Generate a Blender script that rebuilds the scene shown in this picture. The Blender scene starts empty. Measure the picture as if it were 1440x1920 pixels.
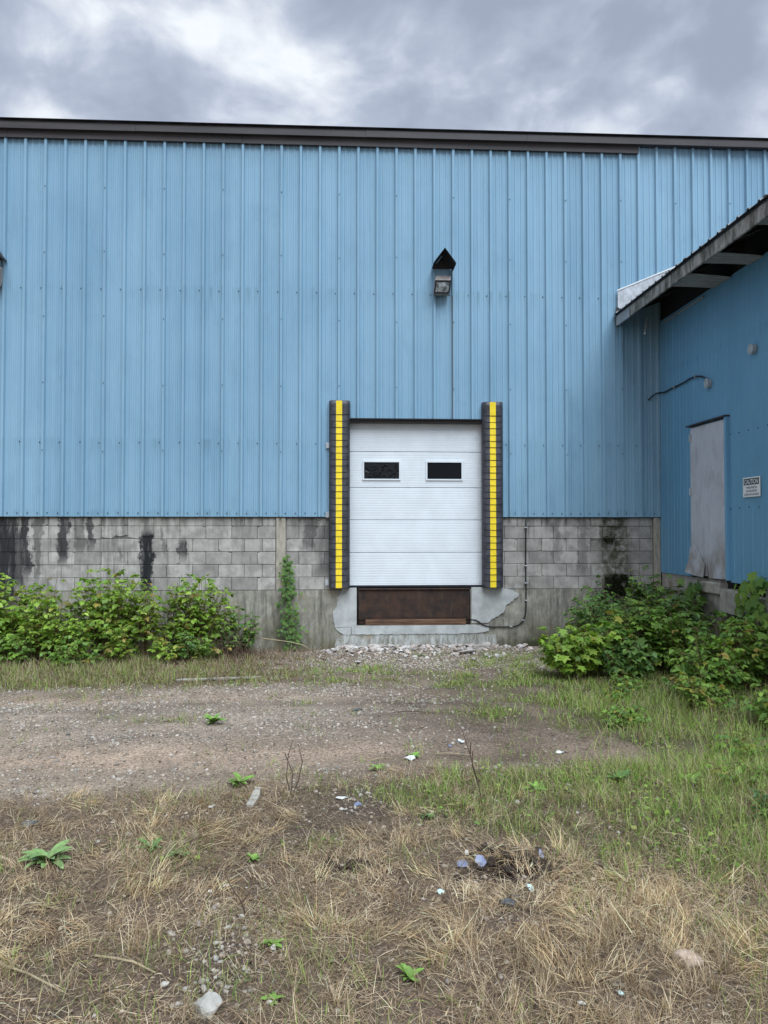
import bpy, math, random
import numpy as np
from mathutils import Vector, Matrix

random.seed(7)
RG = np.random.default_rng(11)
R = math.radians
SC = bpy.context.scene
COL = SC.collection

# ------------------------------------------------------------------ camera, sky, sun, exposure
cam = bpy.data.cameras.new('camera')
cam.sensor_fit = 'HORIZONTAL'
cam.sensor_width = 36.0
cam.lens = 36.0 * 1441 / 1440
cam.clip_start = 0.05
cam.clip_end = 2000
co = bpy.data.objects.new('camera', cam)
COL.objects.link(co)
co.location = (0, -12.35, 1.75)
co.rotation_euler = (R(90 + 1.391), 0, R(-3.44))
SC.camera = co

SUN_EL, SUN_AZ = 60.0, 164.0          # behind the camera, veiled by cloud (azimuth from +Y clockwise)
world = bpy.data.worlds.new('World')
SC.world = world
world.use_nodes = True
SC.view_settings.view_transform = 'Standard'
SC.view_settings.look = 'None'
SC.view_settings.gamma = 1.0
SC.view_settings.use_curve_mapping = False
SC.view_settings.exposure = 1.66

sl = bpy.data.lights.new('sun', 'SUN')
sl.energy = 1.5
sl.angle = R(48)
sl.color = (0.78, 0.90, 1.0)
so = bpy.data.objects.new('sun', sl)
COL.objects.link(so)
_d = Vector((math.sin(R(SUN_AZ)) * math.cos(R(SUN_EL)), math.cos(R(SUN_AZ)) * math.cos(R(SUN_EL)), math.sin(R(SUN_EL))))
so.rotation_euler = (-_d).to_track_quat('-Z', 'Y').to_euler()
so.location = (0, -20, 30)


class NT:
    """small helper to write node trees"""
    def __init__(self, tree):
        self.t = tree
        self.nodes = tree.nodes
        self.links = tree.links

    def n(self, kind, props=None, **ins):
        nd = self.nodes.new(kind)
        for k, v in (props or {}).items():
            setattr(nd, k, v)
        for k, v in ins.items():
            k = k.replace('_', ' ')
            s = nd.inputs[int(k[1:])] if k[0] == '#' else nd.inputs[k]
            self.put(s, v)
        return nd

    def put(self, s, v):
        if isinstance(v, bpy.types.NodeSocket):
            self.links.new(v, s)
        else:
            if s.type == 'RGBA' and not hasattr(v, '__len__'):
                v = (v, v, v, 1)
            elif s.type == 'RGBA' and len(v) == 3:
                v = (*v, 1)
            s.default_value = v

    def m(self, op, a, b=0.0, c=0.0, clamp=False):
        nd = self.nodes.new('ShaderNodeMath')
        nd.operation = op
        nd.use_clamp = clamp
        for s, v in zip(nd.inputs, (a, b, c)):
            self.put(s, v)
        return nd.outputs[0]

    def mix(self, f, a, b, blend='MIX'):
        nd = self.nodes.new('ShaderNodeMix')
        nd.data_type = 'RGBA'
        nd.blend_type = blend
        nd.clamp_factor = True
        self.put(nd.inputs[0], f)
        self.put(nd.inputs[6], a)
        self.put(nd.inputs[7], b)
        return nd.outputs[2]

    def ss(self, x, a, b, lo=0.0, hi=1.0):
        nd = self.nodes.new('ShaderNodeMapRange')
        nd.interpolation_type = 'SMOOTHSTEP'
        self.put(nd.inputs[0], x)
        for i, v in zip((1, 2, 3, 4), (a, b, lo, hi)):
            self.put(nd.inputs[i], v)
        return nd.outputs[0]

    def noise(self, vec, scale=5.0, detail=4.0, rough=0.55, dist=0.0, dims='3D'):
        nd = self.n('ShaderNodeTexNoise', {'noise_dimensions': dims}, Scale=scale, Detail=detail, Roughness=rough, Distortion=dist)
        self.put(nd.inputs['Vector'], vec)
        return nd.outputs['Fac']

    def mul(self, vec, xyz):
        nd = self.nodes.new('ShaderNodeVectorMath')
        nd.operation = 'MULTIPLY'
        self.put(nd.inputs[0], vec)
        self.put(nd.inputs[1], xyz)
        return nd.outputs[0]

    def add(self, vec, xyz):
        nd = self.nodes.new('ShaderNodeVectorMath')
        nd.operation = 'ADD'
        self.put(nd.inputs[0], vec)
        self.put(nd.inputs[1], xyz)
        return nd.outputs[0]

    def bump(self, h, strength=0.3, dist=0.01):
        return self.n('ShaderNodeBump', Strength=strength, Distance=dist, Height=h).outputs[0]


def build_world():
    t = NT(world.node_tree)
    t.nodes.clear()
    out = t.n('ShaderNodeOutputWorld')
    sky = t.n('ShaderNodeTexSky', {'sky_type': 'NISHITA', 'sun_disc': False, 'sun_elevation': R(SUN_EL),
                                   'sun_rotation': R(SUN_AZ), 'air_density': 1.0, 'dust_density': 1.5})
    tc = t.n('ShaderNodeTexCoord')
    d = tc.outputs['Generated']
    p = t.add(t.mul(d, (2.3, 2.3, 3.2)), (CLX, CLY, 0.0))      # billows, a little flattened
    warp = t.n('ShaderNodeTexNoise', Scale=1.6, Detail=3.0)
    t.put(warp.inputs['Vector'], p)
    pw = t.add(p, t.mul(t.add(warp.outputs['Color'], (-0.5, -0.5, -0.5)), (0.32, 0.32, 0.32)))
    big = t.noise(pw, 1.9, 4.0, 0.48)
    mid = t.noise(t.add(pw, (7.3, 2.1, 0)), 5.0, 6.0, 0.56)
    thick = t.m('ADD', t.m('MULTIPLY', big, 0.72), t.m('MULTIPLY', mid, 0.28))
    gap = t.ss(thick, 0.53, 0.37)                      # thin, bright places
    core = t.ss(thick, 0.47, 0.62)                      # thick, grey-violet bellies
    body = t.mix(core, (0.170, 0.190, 0.230), (0.118, 0.134, 0.170))
    cloud = t.mix(gap, body, (0.335, 0.347, 0.358))
    skyc = t.mix(1.0, sky.outputs[0], (0.05, 0.05, 0.05), 'MULTIPLY')
    veil = t.ss(thick, 0.42, 0.34)                      # a little blue sky where the cloud is thinnest
    col = t.mix(t.m('MULTIPLY', veil, 0.35), cloud, t.mix(0.5, skyc, (0.3, 0.33, 0.38)))
    colN = t.mix(0.08, col, skyc)
    bg = t.n('ShaderNodeBackground', Color=colN, Strength=1.0)
    t.links.new(bg.outputs[0], out.inputs[0])


CLX, CLY = 8.2, 9.9
build_world()


# ------------------------------------------------------------------ mesh helpers
class MB:
    def __init__(self):
        self.v, self.f = [], []

    def quad(self, *pts):
        i = len(self.v)
        self.v += [tuple(p) for p in pts]
        self.f.append(tuple(range(i, i + len(pts))))
        return self

    def box(self, x0, x1, y0, y1, z0, z1, c=0.0):
        """box, with optional chamfer c on all edges running along the longest axis"""
        i = len(self.v)
        self.v += [(x0, y0, z0), (x1, y0, z0), (x1, y1, z0), (x0, y1, z0), (x0, y0, z1), (x1, y0, z1), (x1, y1, z1), (x0, y1, z1)]
        self.f += [tuple(i + k for k in q) for q in ((0, 3, 2, 1), (4, 5, 6, 7), (0, 1, 5, 4), (1, 2, 6, 5), (2, 3, 7, 6), (3, 0, 4, 7))]
        return self

    def prism(self, pts, axis, a, b):
        """extrude a polygon; axis 'y': pts are (x,z), between y=a (front) and y=b; 'x': pts (y,z); 'z': pts (x,y)"""
        def P(p, h):
            return {'y': (p[0], h, p[1]), 'x': (h, p[0], p[1]), 'z': (p[0], p[1], h)}[axis]
        i, n = len(self.v), len(pts)
        self.v += [P(p, a) for p in pts] + [P(p, b) for p in pts]
        self.f.append(tuple(range(i, i + n)))
        self.f.append(tuple(range(i + 2 * n - 1, i + n - 1, -1)))
        for k in range(n):
            q = (k + 1) % n
            self.f.append((i + k, i + n + k, i + n + q, i + q))
        return self

    def tube(self, pts, r, n=6, cap=True):
        pts = [Vector(p) for p in pts]
        rr = r if hasattr(r, '__len__') else [r] * len(pts)
        i0 = len(self.v)
        ref = Vector((0.3, 0.8, 0.52))
        for k, p in enumerate(pts):
            t = (pts[min(k + 1, len(pts) - 1)] - pts[max(k - 1, 0)]).normalized()
            a = t.cross(ref)
            if a.length < 0.05:
                a = t.cross(Vector((1, 0, 0)))
            a.normalize()
            b = t.cross(a)
            for j in range(n):
                an = 2 * math.pi * j / n
                self.v.append(tuple(p + (a * math.cos(an) + b * math.sin(an)) * rr[k]))
        for k in range(len(pts) - 1):
            for j in range(n):
                q = (j + 1) % n
                self.f.append((i0 + k * n + j, i0 + k * n + q, i0 + (k + 1) * n + q, i0 + (k + 1) * n + j))
        if cap:
            self.f.append(tuple(i0 + j for j in range(n))[::-1])
            self.f.append(tuple(i0 + (len(pts) - 1) * n + j for j in range(n)))
        return self

    def mesh(self, name, org=(0, 0, 0)):
        me = bpy.data.meshes.new(name)
        me.from_pydata([(a - org[0], b - org[1], c - org[2]) for a, b, c in self.v], [], self.f)
        me.update()
        return me


def fix_normals(me):
    import bmesh
    bm = bmesh.new()
    bm.from_mesh(me)
    bmesh.ops.recalc_face_normals(bm, faces=bm.faces)
    bm.to_mesh(me)
    bm.free()


def bevel(me, w, seg=1):
    import bmesh
    bm = bmesh.new()
    bm.from_mesh(me)
    bmesh.ops.recalc_face_normals(bm, faces=bm.faces)
    ed = [e for e in bm.edges if len(e.link_faces) == 2 and e.calc_face_angle(0) > 0.6]
    bmesh.ops.bevel(bm, geom=ed, offset=w, segments=seg, affect='EDGES')
    bm.to_mesh(me)
    bm.free()


def smooth(me):
    me.polygons.foreach_set('use_smooth', [True] * len(me.polygons))


ORG = {}


def org(o):
    return ORG.get(o.name, (0, 0, 0)) if o else (0, 0, 0)


def link(o, parent=None, at=(0, 0, 0)):
    """at = world position of the origin"""
    COL.objects.link(o)
    p = org(parent)
    if parent:
        o.parent = parent
    o.location = (at[0] - p[0], at[1] - p[1], at[2] - p[2])
    ORG[o.name] = tuple(at)
    return o


def tag(o, label=None, cat=None, group=None, kind=None):
    if label:
        o['label'] = label
    if cat:
        o['category'] = cat
    if group:
        o['group'] = group
    if kind:
        o['kind'] = kind
    return o


def thing(name, at, label, cat, group=None):
    o = bpy.data.objects.new(name, None)
    o.empty_display_size = 0.1
    link(o, None, at)
    return tag(o, label, cat, group)


def obj(name, mb, material, parent=None, at=None, bev=0.0, sm=False):
    """mesh built in world coordinates -> object under parent"""
    if at is None:
        at = org(parent)
    me = mb.mesh(name, at) if isinstance(mb, MB) else mb
    if bev:
        bevel(me, bev)
    elif isinstance(mb, MB):
        fix_normals(me)
    if sm:
        smooth(me)
    if material and not me.materials:
        me.materials.append(material)
    return link(bpy.data.objects.new(name, me), parent, at)


def inst(name, me, parent, at, rot=(0, 0, 0), scale=(1, 1, 1)):
    o = bpy.data.objects.new(name, me)
    link(o, parent, at)
    o.rotation_euler = rot
    o.scale = scale
    return o


def np_mesh(name, V, F, col=None, mat_=None, smooth_=False):
    V = np.asarray(V, np.float32)
    F = np.asarray(F, np.int32)
    me = bpy.data.meshes.new(name)
    me.vertices.add(len(V))
    me.vertices.foreach_set('co', V.ravel())
    k = F.shape[1]
    me.loops.add(F.size)
    me.loops.foreach_set('vertex_index', F.ravel())
    me.polygons.add(len(F))
    me.polygons.foreach_set('loop_start', np.arange(0, F.size, k, dtype=np.int32))
    me.polygons.foreach_set('loop_total', np.full(len(F), k, np.int32))
    if smooth_:
        me.polygons.foreach_set('use_smooth', np.ones(len(F), bool))
    me.update(calc_edges=True)
    me.validate()
    if col is not None:
        a = me.color_attributes.new('Col', 'FLOAT_COLOR', 'POINT')
        c = np.ones((len(V), 4), np.float32)
        c[:, :3] = col
        a.data.foreach_set('color', c.ravel())
    if mat_:
        me.materials.append(mat_)
    return me


_T = np.random.default_rng(5).random((256, 256))


def vn(x, y, s=0):
    x = np.asarray(x, float) + s * 17.31
    y = np.asarray(y, float) + s * 9.77
    xi, yi = np.floor(x).astype(int), np.floor(y).astype(int)
    fx, fy = x - xi, y - yi
    fx, fy = fx * fx * (3 - 2 * fx), fy * fy * (3 - 2 * fy)
    g = lambda a, b: _T[a & 255, b & 255]
    return ((g(xi, yi) * (1 - fx) + g(xi + 1, yi) * fx) * (1 - fy) + (g(xi, yi + 1) * (1 - fx) + g(xi + 1, yi + 1) * fx) * fy)


def fbm(x, y, s=0, o=4):
    v, a, t = 0, 1, 0
    for k in range(o):
        v = v + a * vn(np.asarray(x) * 2 ** k, np.asarray(y) * 2 ** k, s + k)
        t += a
        a *= 0.5
    return v / t


def sig(t):
    return 1 / (1 + np.exp(-np.clip(t, -30, 30)))


def EL(x, y, cx, cy, rx, ry):
    return np.exp(-((x - cx) / rx) ** 2 - ((y - cy) / ry) ** 2)


# ------------------------------------------------------------------ materials
def new_mat(name):
    m = bpy.data.materials.new(name)
    m.use_nodes = True
    t = NT(m.node_tree)
    b = t.nodes['Principled BSDF']
    pos = t.n('ShaderNodeNewGeometry').outputs['Position']
    return m, t, b, pos


def M(name, base, rough=0.75, var=0.25, scale=6.0, bump=0.0, bscale=60.0, metal=0.0, stretch=(1, 1, 1), dark=None, spec=0.4):
    m, t, b, pos = new_mat(name)
    v = t.mul(pos, stretch)
    f = t.noise(v, scale, 6.0, 0.6)
    dk = dark or tuple(c * (1 - 1.6 * var) for c in base)
    lt = tuple(min(1, c * (1 + var)) for c in base)
    t.put(b.inputs['Base Color'], t.mix(t.ss(f, 0.28, 0.72), dk, lt))
    t.put(b.inputs['Roughness'], t.m('MULTIPLY_ADD', f, 0.2, rough - 0.1))
    b.inputs['Metallic'].default_value = metal
    b.inputs['Specular IOR Level'].default_value = spec
    if bump:
        t.put(b.inputs['Normal'], t.bump(t.noise(v, bscale, 5.0, 0.6), bump, 0.01))
    return m


def siding_mat(name, base, chalk, rows, streak=1.0):
    m, t, b, pos = new_mat(name)
    fine = t.noise(t.mul(pos, (26, 26, 0.35)), 1.0, 4.0, 0.6)
    wide = t.noise(t.mul(pos, (1.1, 1.1, 0.5)), 1.0, 4.0, 0.6)
    c = t.mix(t.ss(wide, 0.3, 0.7), base, chalk)
    c = t.mix(t.m('MULTIPLY', t.ss(fine, 0.35, 0.75), 0.35 * streak), c, tuple(min(1, k * 1.16) for k in chalk))
    ob = t.n('ShaderNodeObjectInfo').outputs['Random']
    c = t.mix(1.0, c, t.mix(ob, (0.93, 0.945, 0.955), (1.06, 1.05, 1.04)), 'MULTIPLY')
    blot = t.noise(t.mul(pos, (2.2, 2.2, 1.4)), 1.0, 6.0, 0.65)
    c = t.mix(t.ss(blot, 0.5, 0.72, 0, 0.22), c, tuple(k * 0.72 for k in base))
    sep = t.n('ShaderNodeSeparateXYZ', Vector=pos)
    z = sep.outputs[2]
    drip = t.noise(t.mul(pos, (13, 13, 0.2)), 1.0, 5.0, 0.7)
    tot = None
    for zr, ln in rows:                                  # grime washed down from the screw rows
        k = t.m('MULTIPLY', t.ss(z, zr - ln, zr), t.ss(z, zr + 0.09, zr + 0.01))
        tot = k if tot is None else t.m('MAXIMUM', tot, k)
    g = t.m('MULTIPLY', tot, t.ss(drip, 0.42, 0.68)) if tot is not None else 0.0
    c = t.mix(t.m('MULTIPLY', t.m('MULTIPLY', g, 0.5), t.ss(t.noise(t.mul(pos, (1.3, 1.3, 0.1)), 1.0, 3.0, 0.6), 0.36, 0.64)), c, tuple(k * 0.5 for k in base))
    spots = t.ss(t.noise(pos, 55.0, 2.0, 0.5), 0.70, 0.78)
    c = t.mix(t.m('MULTIPLY', spots, 0.25), c, (0.5, 0.55, 0.6))
    t.put(b.inputs['Base Color'], c)
    t.put(b.inputs['Roughness'], t.m('MULTIPLY_ADD', wide, 0.25, 0.42))
    b.inputs['Specular IOR Level'].default_value = 0.35
    wob = t.noise(t.mul(pos, (5, 5, 1.1)), 1.0, 3.0, 0.5)
    t.put(b.inputs['Normal'], t.bump(wob, 0.4, 0.015))
    return m


MT = {}
MT['blue'] = siding_mat('blue_siding_paint', (0.200, 0.345, 0.458), (0.246, 0.396, 0.508), ((5.60, 0.35), (3.16, 0.35), (2.03, 0.10)))
MT['annex_blue'] = siding_mat('annex_siding_paint', (0.145, 0.335, 0.50), (0.168, 0.37, 0.54), ((4.3, 0.1),), 0.5)
MT['brown_trim'] = M('dark_trim_paint', (0.055, 0.046, 0.046), 0.55, 0.2, 2.0, stretch=(0.6, 4, 4))
MT['black_trim'] = M('black_rubber', (0.014, 0.014, 0.017), 0.6, 0.2, 8)
MT['void_shade'] = M('painted_void_shade', (0.02, 0.019, 0.018), 0.9, 0.2, 4)  # near-black colour paints in the shade of hollow spaces
MT['screw'] = M('screw_head', (0.10, 0.14, 0.19), 0.5, 0.4, 30, metal=0.3)
MT['post'] = M('pale_concrete_post', (0.42, 0.37, 0.30), 0.85, 0.18, 7, 0.4, 90, stretch=(3, 3, 0.8))
MT['steel_rust'] = None
MT['cable'] = M('black_cable', (0.02, 0.02, 0.02), 0.5, 0.2, 20)
MT['galv'] = M('galvanised', (0.50, 0.51, 0.53), 0.5, 0.15, 10, metal=0.3)
MT['white_paint'] = M('white_paint', (0.75, 0.77, 0.79), 0.45, 0.04, 3)
MT['fabric'] = M('charcoal_vinyl', (0.052, 0.050, 0.058), 0.5, 0.3, 9, 0.2, 40)
MT['yellow'] = M('yellow_stripe', (0.90, 0.64, 0.02), 0.5, 0.07, 14)
MT['tan_metal'] = M('lamp_housing_paint', (0.34, 0.30, 0.28), 0.5, 0.15, 20)
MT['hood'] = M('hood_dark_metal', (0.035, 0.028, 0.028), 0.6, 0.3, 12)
MT['grey_box'] = M('grey_pvc', (0.42, 0.44, 0.46), 0.5, 0.12, 30)
MT['soffit'] = M('soffit_plywood', (0.34, 0.32, 0.30), 0.85, 0.2, 5, stretch=(1, 4, 1))
MT['roofmetal'] = M('roof_metal', (0.16, 0.16, 0.17), 0.55, 0.3, 4, metal=0.3)
MT['sign_white'] = M('sign_white', (0.82, 0.82, 0.80), 0.4, 0.04, 9)
MT['ink'] = M('sign_black', (0.012, 0.012, 0.012), 0.45, 0.1, 9)
MT['timber'] = M('old_timber', (0.16, 0.085, 0.05), 0.85, 0.4, 3, 0.4, 30, stretch=(0.6, 9, 9))
MT['greywood'] = M('weathered_wood', (0.40, 0.37, 0.32), 0.85, 0.2, 4, 0.4, 25, stretch=(1, 9, 9))
MT['cane'] = M('cane_bark', (0.15, 0.10, 0.05), 0.8, 0.3, 14)
MT['deadstem'] = M('dead_stem', (0.10, 0.062, 0.042), 0.85, 0.3, 14)
MT['straw_stem'] = M('straw_stem', (0.36, 0.28, 0.17), 0.8, 0.2, 14)
MT['vine_stem'] = M('vine_stem', (0.13, 0.10, 0.06), 0.85, 0.2, 14)
MT['boulder'] = M('pale_boulder', (0.45, 0.42, 0.37), 0.85, 0.2, 12, 0.4, 60)
MT['pinkrock'] = M('pinkish_rock', (0.42, 0.31, 0.24), 0.85, 0.2, 10, 0.4, 50)
MT['paper'] = M('white_scrap', (0.62, 0.61, 0.58), 0.7, 0.22, 40)
MT['teal'] = M('pale_teal_scrap', (0.52, 0.68, 0.67), 0.5, 0.08, 20)
MT['blueplastic'] = M('blue_plastic', (0.19, 0.21, 0.31), 0.4, 0.12, 14)
MT['slate'] = M('dark_rubber_scrap', (0.075, 0.078, 0.085), 0.5, 0.3, 20)
MT['soil'] = M('dark_soil', (0.045, 0.030, 0.021), 0.95, 0.35, 20, 0.6, 60)
MT['redstick'] = M('reddish_stick', (0.42, 0.20, 0.15), 0.8, 0.2, 20)


def attr_mat(name, rough=0.8, trans=0.0, spec=0.3, nscale=0.0):
    m, t, b, pos = new_mat(name)
    a = t.n('ShaderNodeVertexColor', {'layer_name': 'Col'}).outputs[0]
    if nscale:
        f = t.noise(pos, nscale, 4.0, 0.6)
        a = t.mix(1.0, a, t.mix(t.ss(f, 0.25, 0.75), (0.6, 0.6, 0.6), (1.3, 1.3, 1.3)), 'MULTIPLY')
    t.put(b.inputs['Base Color'], a)
    b.inputs['Roughness'].default_value = rough
    b.inputs['Specular IOR Level'].default_value = spec
    if trans:
        tr = t.n('ShaderNodeBsdfTranslucent', Color=t.mix(1.0, a, (1.25, 1.3, 0.7), 'MULTIPLY'))
        mx = t.n('ShaderNodeMixShader', Fac=trans)
        t.links.new(b.outputs[0], mx.inputs[1])
        t.links.new(tr.outputs[0], mx.inputs[2])
        t.links.new(mx.outputs[0], t.nodes['Material Output'].inputs[0])
    return m


MT['leaf'] = attr_mat('leaf', 0.5, 0.38, 0.35)
MT['blade'] = attr_mat('grass_blade', 0.7, 0.2, 0.25)
MT['gravel'] = attr_mat('gravel_stone', 0.9, 0, 0.25, 45)


def masonry_mat(name, base, joint=False, found=False):
    """concrete with the black run-off streaks, algae and moss this wall carries"""
    m, t, b, pos = new_mat(name)
    sep = t.n('ShaderNodeSeparateXYZ', Vector=pos)
    x, z = sep.outputs[0], sep.outputs[2]
    rnd = t.n('ShaderNodeObjectInfo').outputs['Random']
    f1 = t.noise(pos, 5.0, 6.0, 0.65)
    f2 = t.noise(t.mul(pos, (9, 9, 1.6)), 1.0, 5.0, 0.65)
    f3 = t.noise(pos, 70.0, 3.0, 0.6)
    c = t.mix(t.ss(f1, 0.3, 0.7), tuple(k * 0.62 for k in base), tuple(k * 1.12 for k in base))
    if not found and not joint:
        c = t.mix(t.ss(rnd, 0.1, 1.0, 0.0, 0.6), c, tuple(k * 0.48 for k in base))
        c = t.mix(t.ss(t.m('FRACT', t.m('MULTIPLY', rnd, 7.13)), 0.6, 1.0, 0.0, 0.4), c, tuple(k * 1.25 for k in base))
    c = t.mix(t.ss(f2, 0.52, 0.78, 0.0, 0.62), c, tuple(k * 0.30 for k in base))       # soft vertical run-off
    c = t.mix(t.ss(f3, 0.62, 0.8, 0.0, 0.5), c, tuple(k * 0.45 for k in base))         # pores
    wob = t.m('MULTIPLY_ADD', t.noise(t.mul(pos, (1, 1, 1.0)), 3.0, 5.0, 0.7), 0.5, -0.25)
    wobf = t.m('MULTIPLY_ADD', t.noise(t.mul(pos, (14, 14, 2.2)), 1.0, 4.0, 0.7), 0.16, -0.08)
    xs = t.m('ADD', x, t.m('MULTIPLY', t.m('ADD', wob, wobf), 0.8))
    tot = None
    for x0, w, za, zb, s in ((-5.20, 0.20, 0.4, 2.1, 0.97), (-5.0, 0.10, 0.7, 1.85, 0.8), (-4.86, 0.06, 0.9, 2.1, 0.92), (-4.70, 0.05, 0.8, 2.1, 0.5), (-4.30, 0.10, 1.1, 2.1, 0.9),
                             (-4.06, 0.07, 1.25, 2.1, 0.55), (-3.90, 0.05, 1.35, 2.1, 0.8), (-3.02, 0.10, 0.55, 1.82, 1.0),
                             (-2.46, 0.065, 1.15, 1.72, 0.85), (-2.78, 0.04, 1.2, 1.9, 0.45), (-3.45, 0.03, 1.1, 1.6, 0.5),
                             (-0.45, 0.12, 1.3, 2.1, 0.6), (-0.12, 0.2, 0.9, 2.1, 0.5), (3.55, 0.08, 1.1, 2.05, 0.35), (4.0, 0.07, 0.9, 2.05, 0.4)):
        k = t.ss(t.m('ABSOLUTE', t.m('SUBTRACT', xs, x0)), w * 1.2, w * 0.7)
        k = t.m('MULTIPLY', k, t.m('MULTIPLY', t.ss(z, za, za + 0.3), t.ss(z, zb, zb - 0.18)))
        k = t.m('MULTIPLY', k, s)
        tot = k if tot is None else t.m('MAXIMUM', tot, k)
    tot = t.m('MULTIPLY', tot, t.ss(t.noise(t.mul(pos, (16, 16, 3)), 1.0, 5.0, 0.7), 0.22, 0.5, 0.55, 1.0))
    run = t.noise(t.mul(pos, (7.5, 7.5, 0.45)), 1.0, 5.0, 0.72)
    runf = t.noise(t.mul(pos, (30, 30, 1.2)), 1.0, 4.0, 0.7)
    rm = t.m('MULTIPLY', t.ss(t.m('ADD', t.m('MULTIPLY', run, 0.7), t.m('MULTIPLY', runf, 0.3)), 0.47, 0.66), t.ss(x, -1.4, -4.2, 0.30, 1.0))
    rm = t.m('MULTIPLY', rm, t.ss(z, 0.3, 1.7, 0.45, 1.0))
    c = t.mix(t.m('MULTIPLY', rm, 0.85), c, (0.06, 0.058, 0.06))
    patch = t.ss(t.noise(t.add(pos, (11, 0, 3)), 2.3, 4.0, 0.6), 0.50, 0.66, 0.0, 0.55)
    c = t.mix(patch, c, tuple(k * 0.48 for k in base))
    c = t.mix(tot, c, (0.022, 0.022, 0.024))
    top = t.m('MULTIPLY', t.ss(z, 1.70, 1.97), t.ss(f2, 0.4, 0.62))
    c = t.mix(t.m('MULTIPLY', top, 0.45), c, (0.06, 0.055, 0.05))
    # damp and moss right of the door
    mz = t.m('MULTIPLY', t.ss(t.m('ABSOLUTE', t.m('SUBTRACT', xs, 4.52)), 0.42, 0.08), t.ss(z, 0.2, 0.9))
    mn = t.noise(pos, 9.0, 6.0, 0.7)
    c = t.mix(t.m('MULTIPLY', mz, t.ss(mn, 0.40, 0.58, 0.15, 0.85)), c, (0.042, 0.046, 0.018))
    if found:
        vst = t.noise(t.mul(pos, (10, 10, 1.1)), 1.0, 6.0, 0.75)
        c = t.mix(t.ss(vst, 0.45, 0.66, 0.0, 0.75), c, (0.10, 0.095, 0.075))
        c = t.mix(t.ss(t.noise(t.add(t.mul(pos, (6, 6, 2.0)), (5, 5, 5)), 1.0, 6.0, 0.75), 0.54, 0.68, 0.0, 0.6), c, (0.46, 0.42, 0.35))
        lowg = t.m('MULTIPLY', t.ss(z, 0.62, 0.0), t.ss(t.noise(pos, 2.6, 5.0, 0.65), 0.36, 0.62))
        c = t.mix(t.m('MULTIPLY', lowg, 0.75), c, (0.085, 0.08, 0.04))
        basem = t.m('MULTIPLY', t.ss(z, 0.10, -0.1), t.ss(x, 2.7, 3.2))
        c = t.mix(t.m('MULTIPLY', basem, 0.8), c, (0.035, 0.042, 0.016))
        yel = t.m('MULTIPLY', t.ss(t.noise(t.add(pos, (3, 0, 7)), 3.4, 5.0, 0.7), 0.52, 0.7), t.ss(x, 0.5, -0.5))
        c = t.mix(t.m('MULTIPLY', yel, 0.6), c, (0.33, 0.27, 0.15))
    t.put(b.inputs['Base Color'], c)
    b.inputs['Roughness'].default_value = 0.92
    b.inputs['Specular IOR Level'].default_value = 0.2
    h = t.m('ADD', t.m('MULTIPLY', f3, 0.4), t.m('MULTIPLY', f1, 0.6))
    t.put(b.inputs['Normal'], t.bump(h, 0.45, 0.012))
    return m


MT['block'] = masonry_mat('concrete_block', (0.49, 0.448, 0.405))
MT['mortar'] = masonry_mat('mortar', (0.24, 0.22, 0.20), joint=True)
MT['foundation'] = masonry_mat('poured_concrete', (0.39, 0.355, 0.295), found=True)
MT['newcon'] = M('fresh_concrete', (0.47, 0.47, 0.45), 0.85, 0.14, 5, 0.4, 55)
MT['oldcon'] = M('worn_concrete', (0.40, 0.37, 0.32), 0.9, 0.25, 6, 0.6, 40)


def limewash():
    m, t, b, pos = new_mat('streaked_concrete')
    f = t.noise(t.mul(pos, (13, 13, 4.5)), 1.0, 7.0, 0.78, 0.8)
    g = t.noise(pos, 4.0, 5.0, 0.6)
    sep = t.n('ShaderNodeSeparateXYZ', Vector=pos)
    c = t.mix(t.ss(f, 0.36, 0.64), (0.20, 0.19, 0.15), (0.52, 0.51, 0.48))
    c = t.mix(t.ss(g, 0.5, 0.75, 0.0, 0.5), c, (0.22, 0.21, 0.15))
    rust = t.m('MULTIPLY', t.ss(t.m('ABSOLUTE', t.m('SUBTRACT', sep.outputs[0], t.m('MULTIPLY_ADD', g, 0.2, 0.38))), 0.13, 0.02), t.ss(sep.outputs[2], -0.05, 0.22))
    c = t.mix(t.m('MULTIPLY', rust, 0.75), c, (0.42, 0.24, 0.07))
    t.put(b.inputs['Base Color'], c)
    b.inputs['Roughness'].default_value = 0.9
    t.put(b.inputs['Normal'], t.bump(f, 0.4, 0.01))
    return m


MT['limewash'] = limewash()


def rust_plate():
    m, t, b, pos = new_mat('rusty_tread_plate')
    f = t.noise(pos, 5.0, 6.0, 0.65)
    g = t.noise(t.mul(pos, (14, 14, 2)), 1.0, 4.0, 0.6)
    c = t.mix(t.ss(f, 0.35, 0.65), (0.030, 0.020, 0.016), (0.075, 0.036, 0.022))
    c = t.mix(t.ss(g, 0.55, 0.75, 0, 0.5), c, (0.11, 0.085, 0.07))
    t.put(b.inputs['Base Color'], c)
    b.inputs['Roughness'].default_value = 0.62
    b.inputs['Metallic'].default_value = 0.25
    t.put(b.inputs['Normal'], t.bump(t.noise(pos, 80, 3, 0.6), 0.2, 0.004))
    return m


MT['rust'] = rust_plate()


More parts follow.
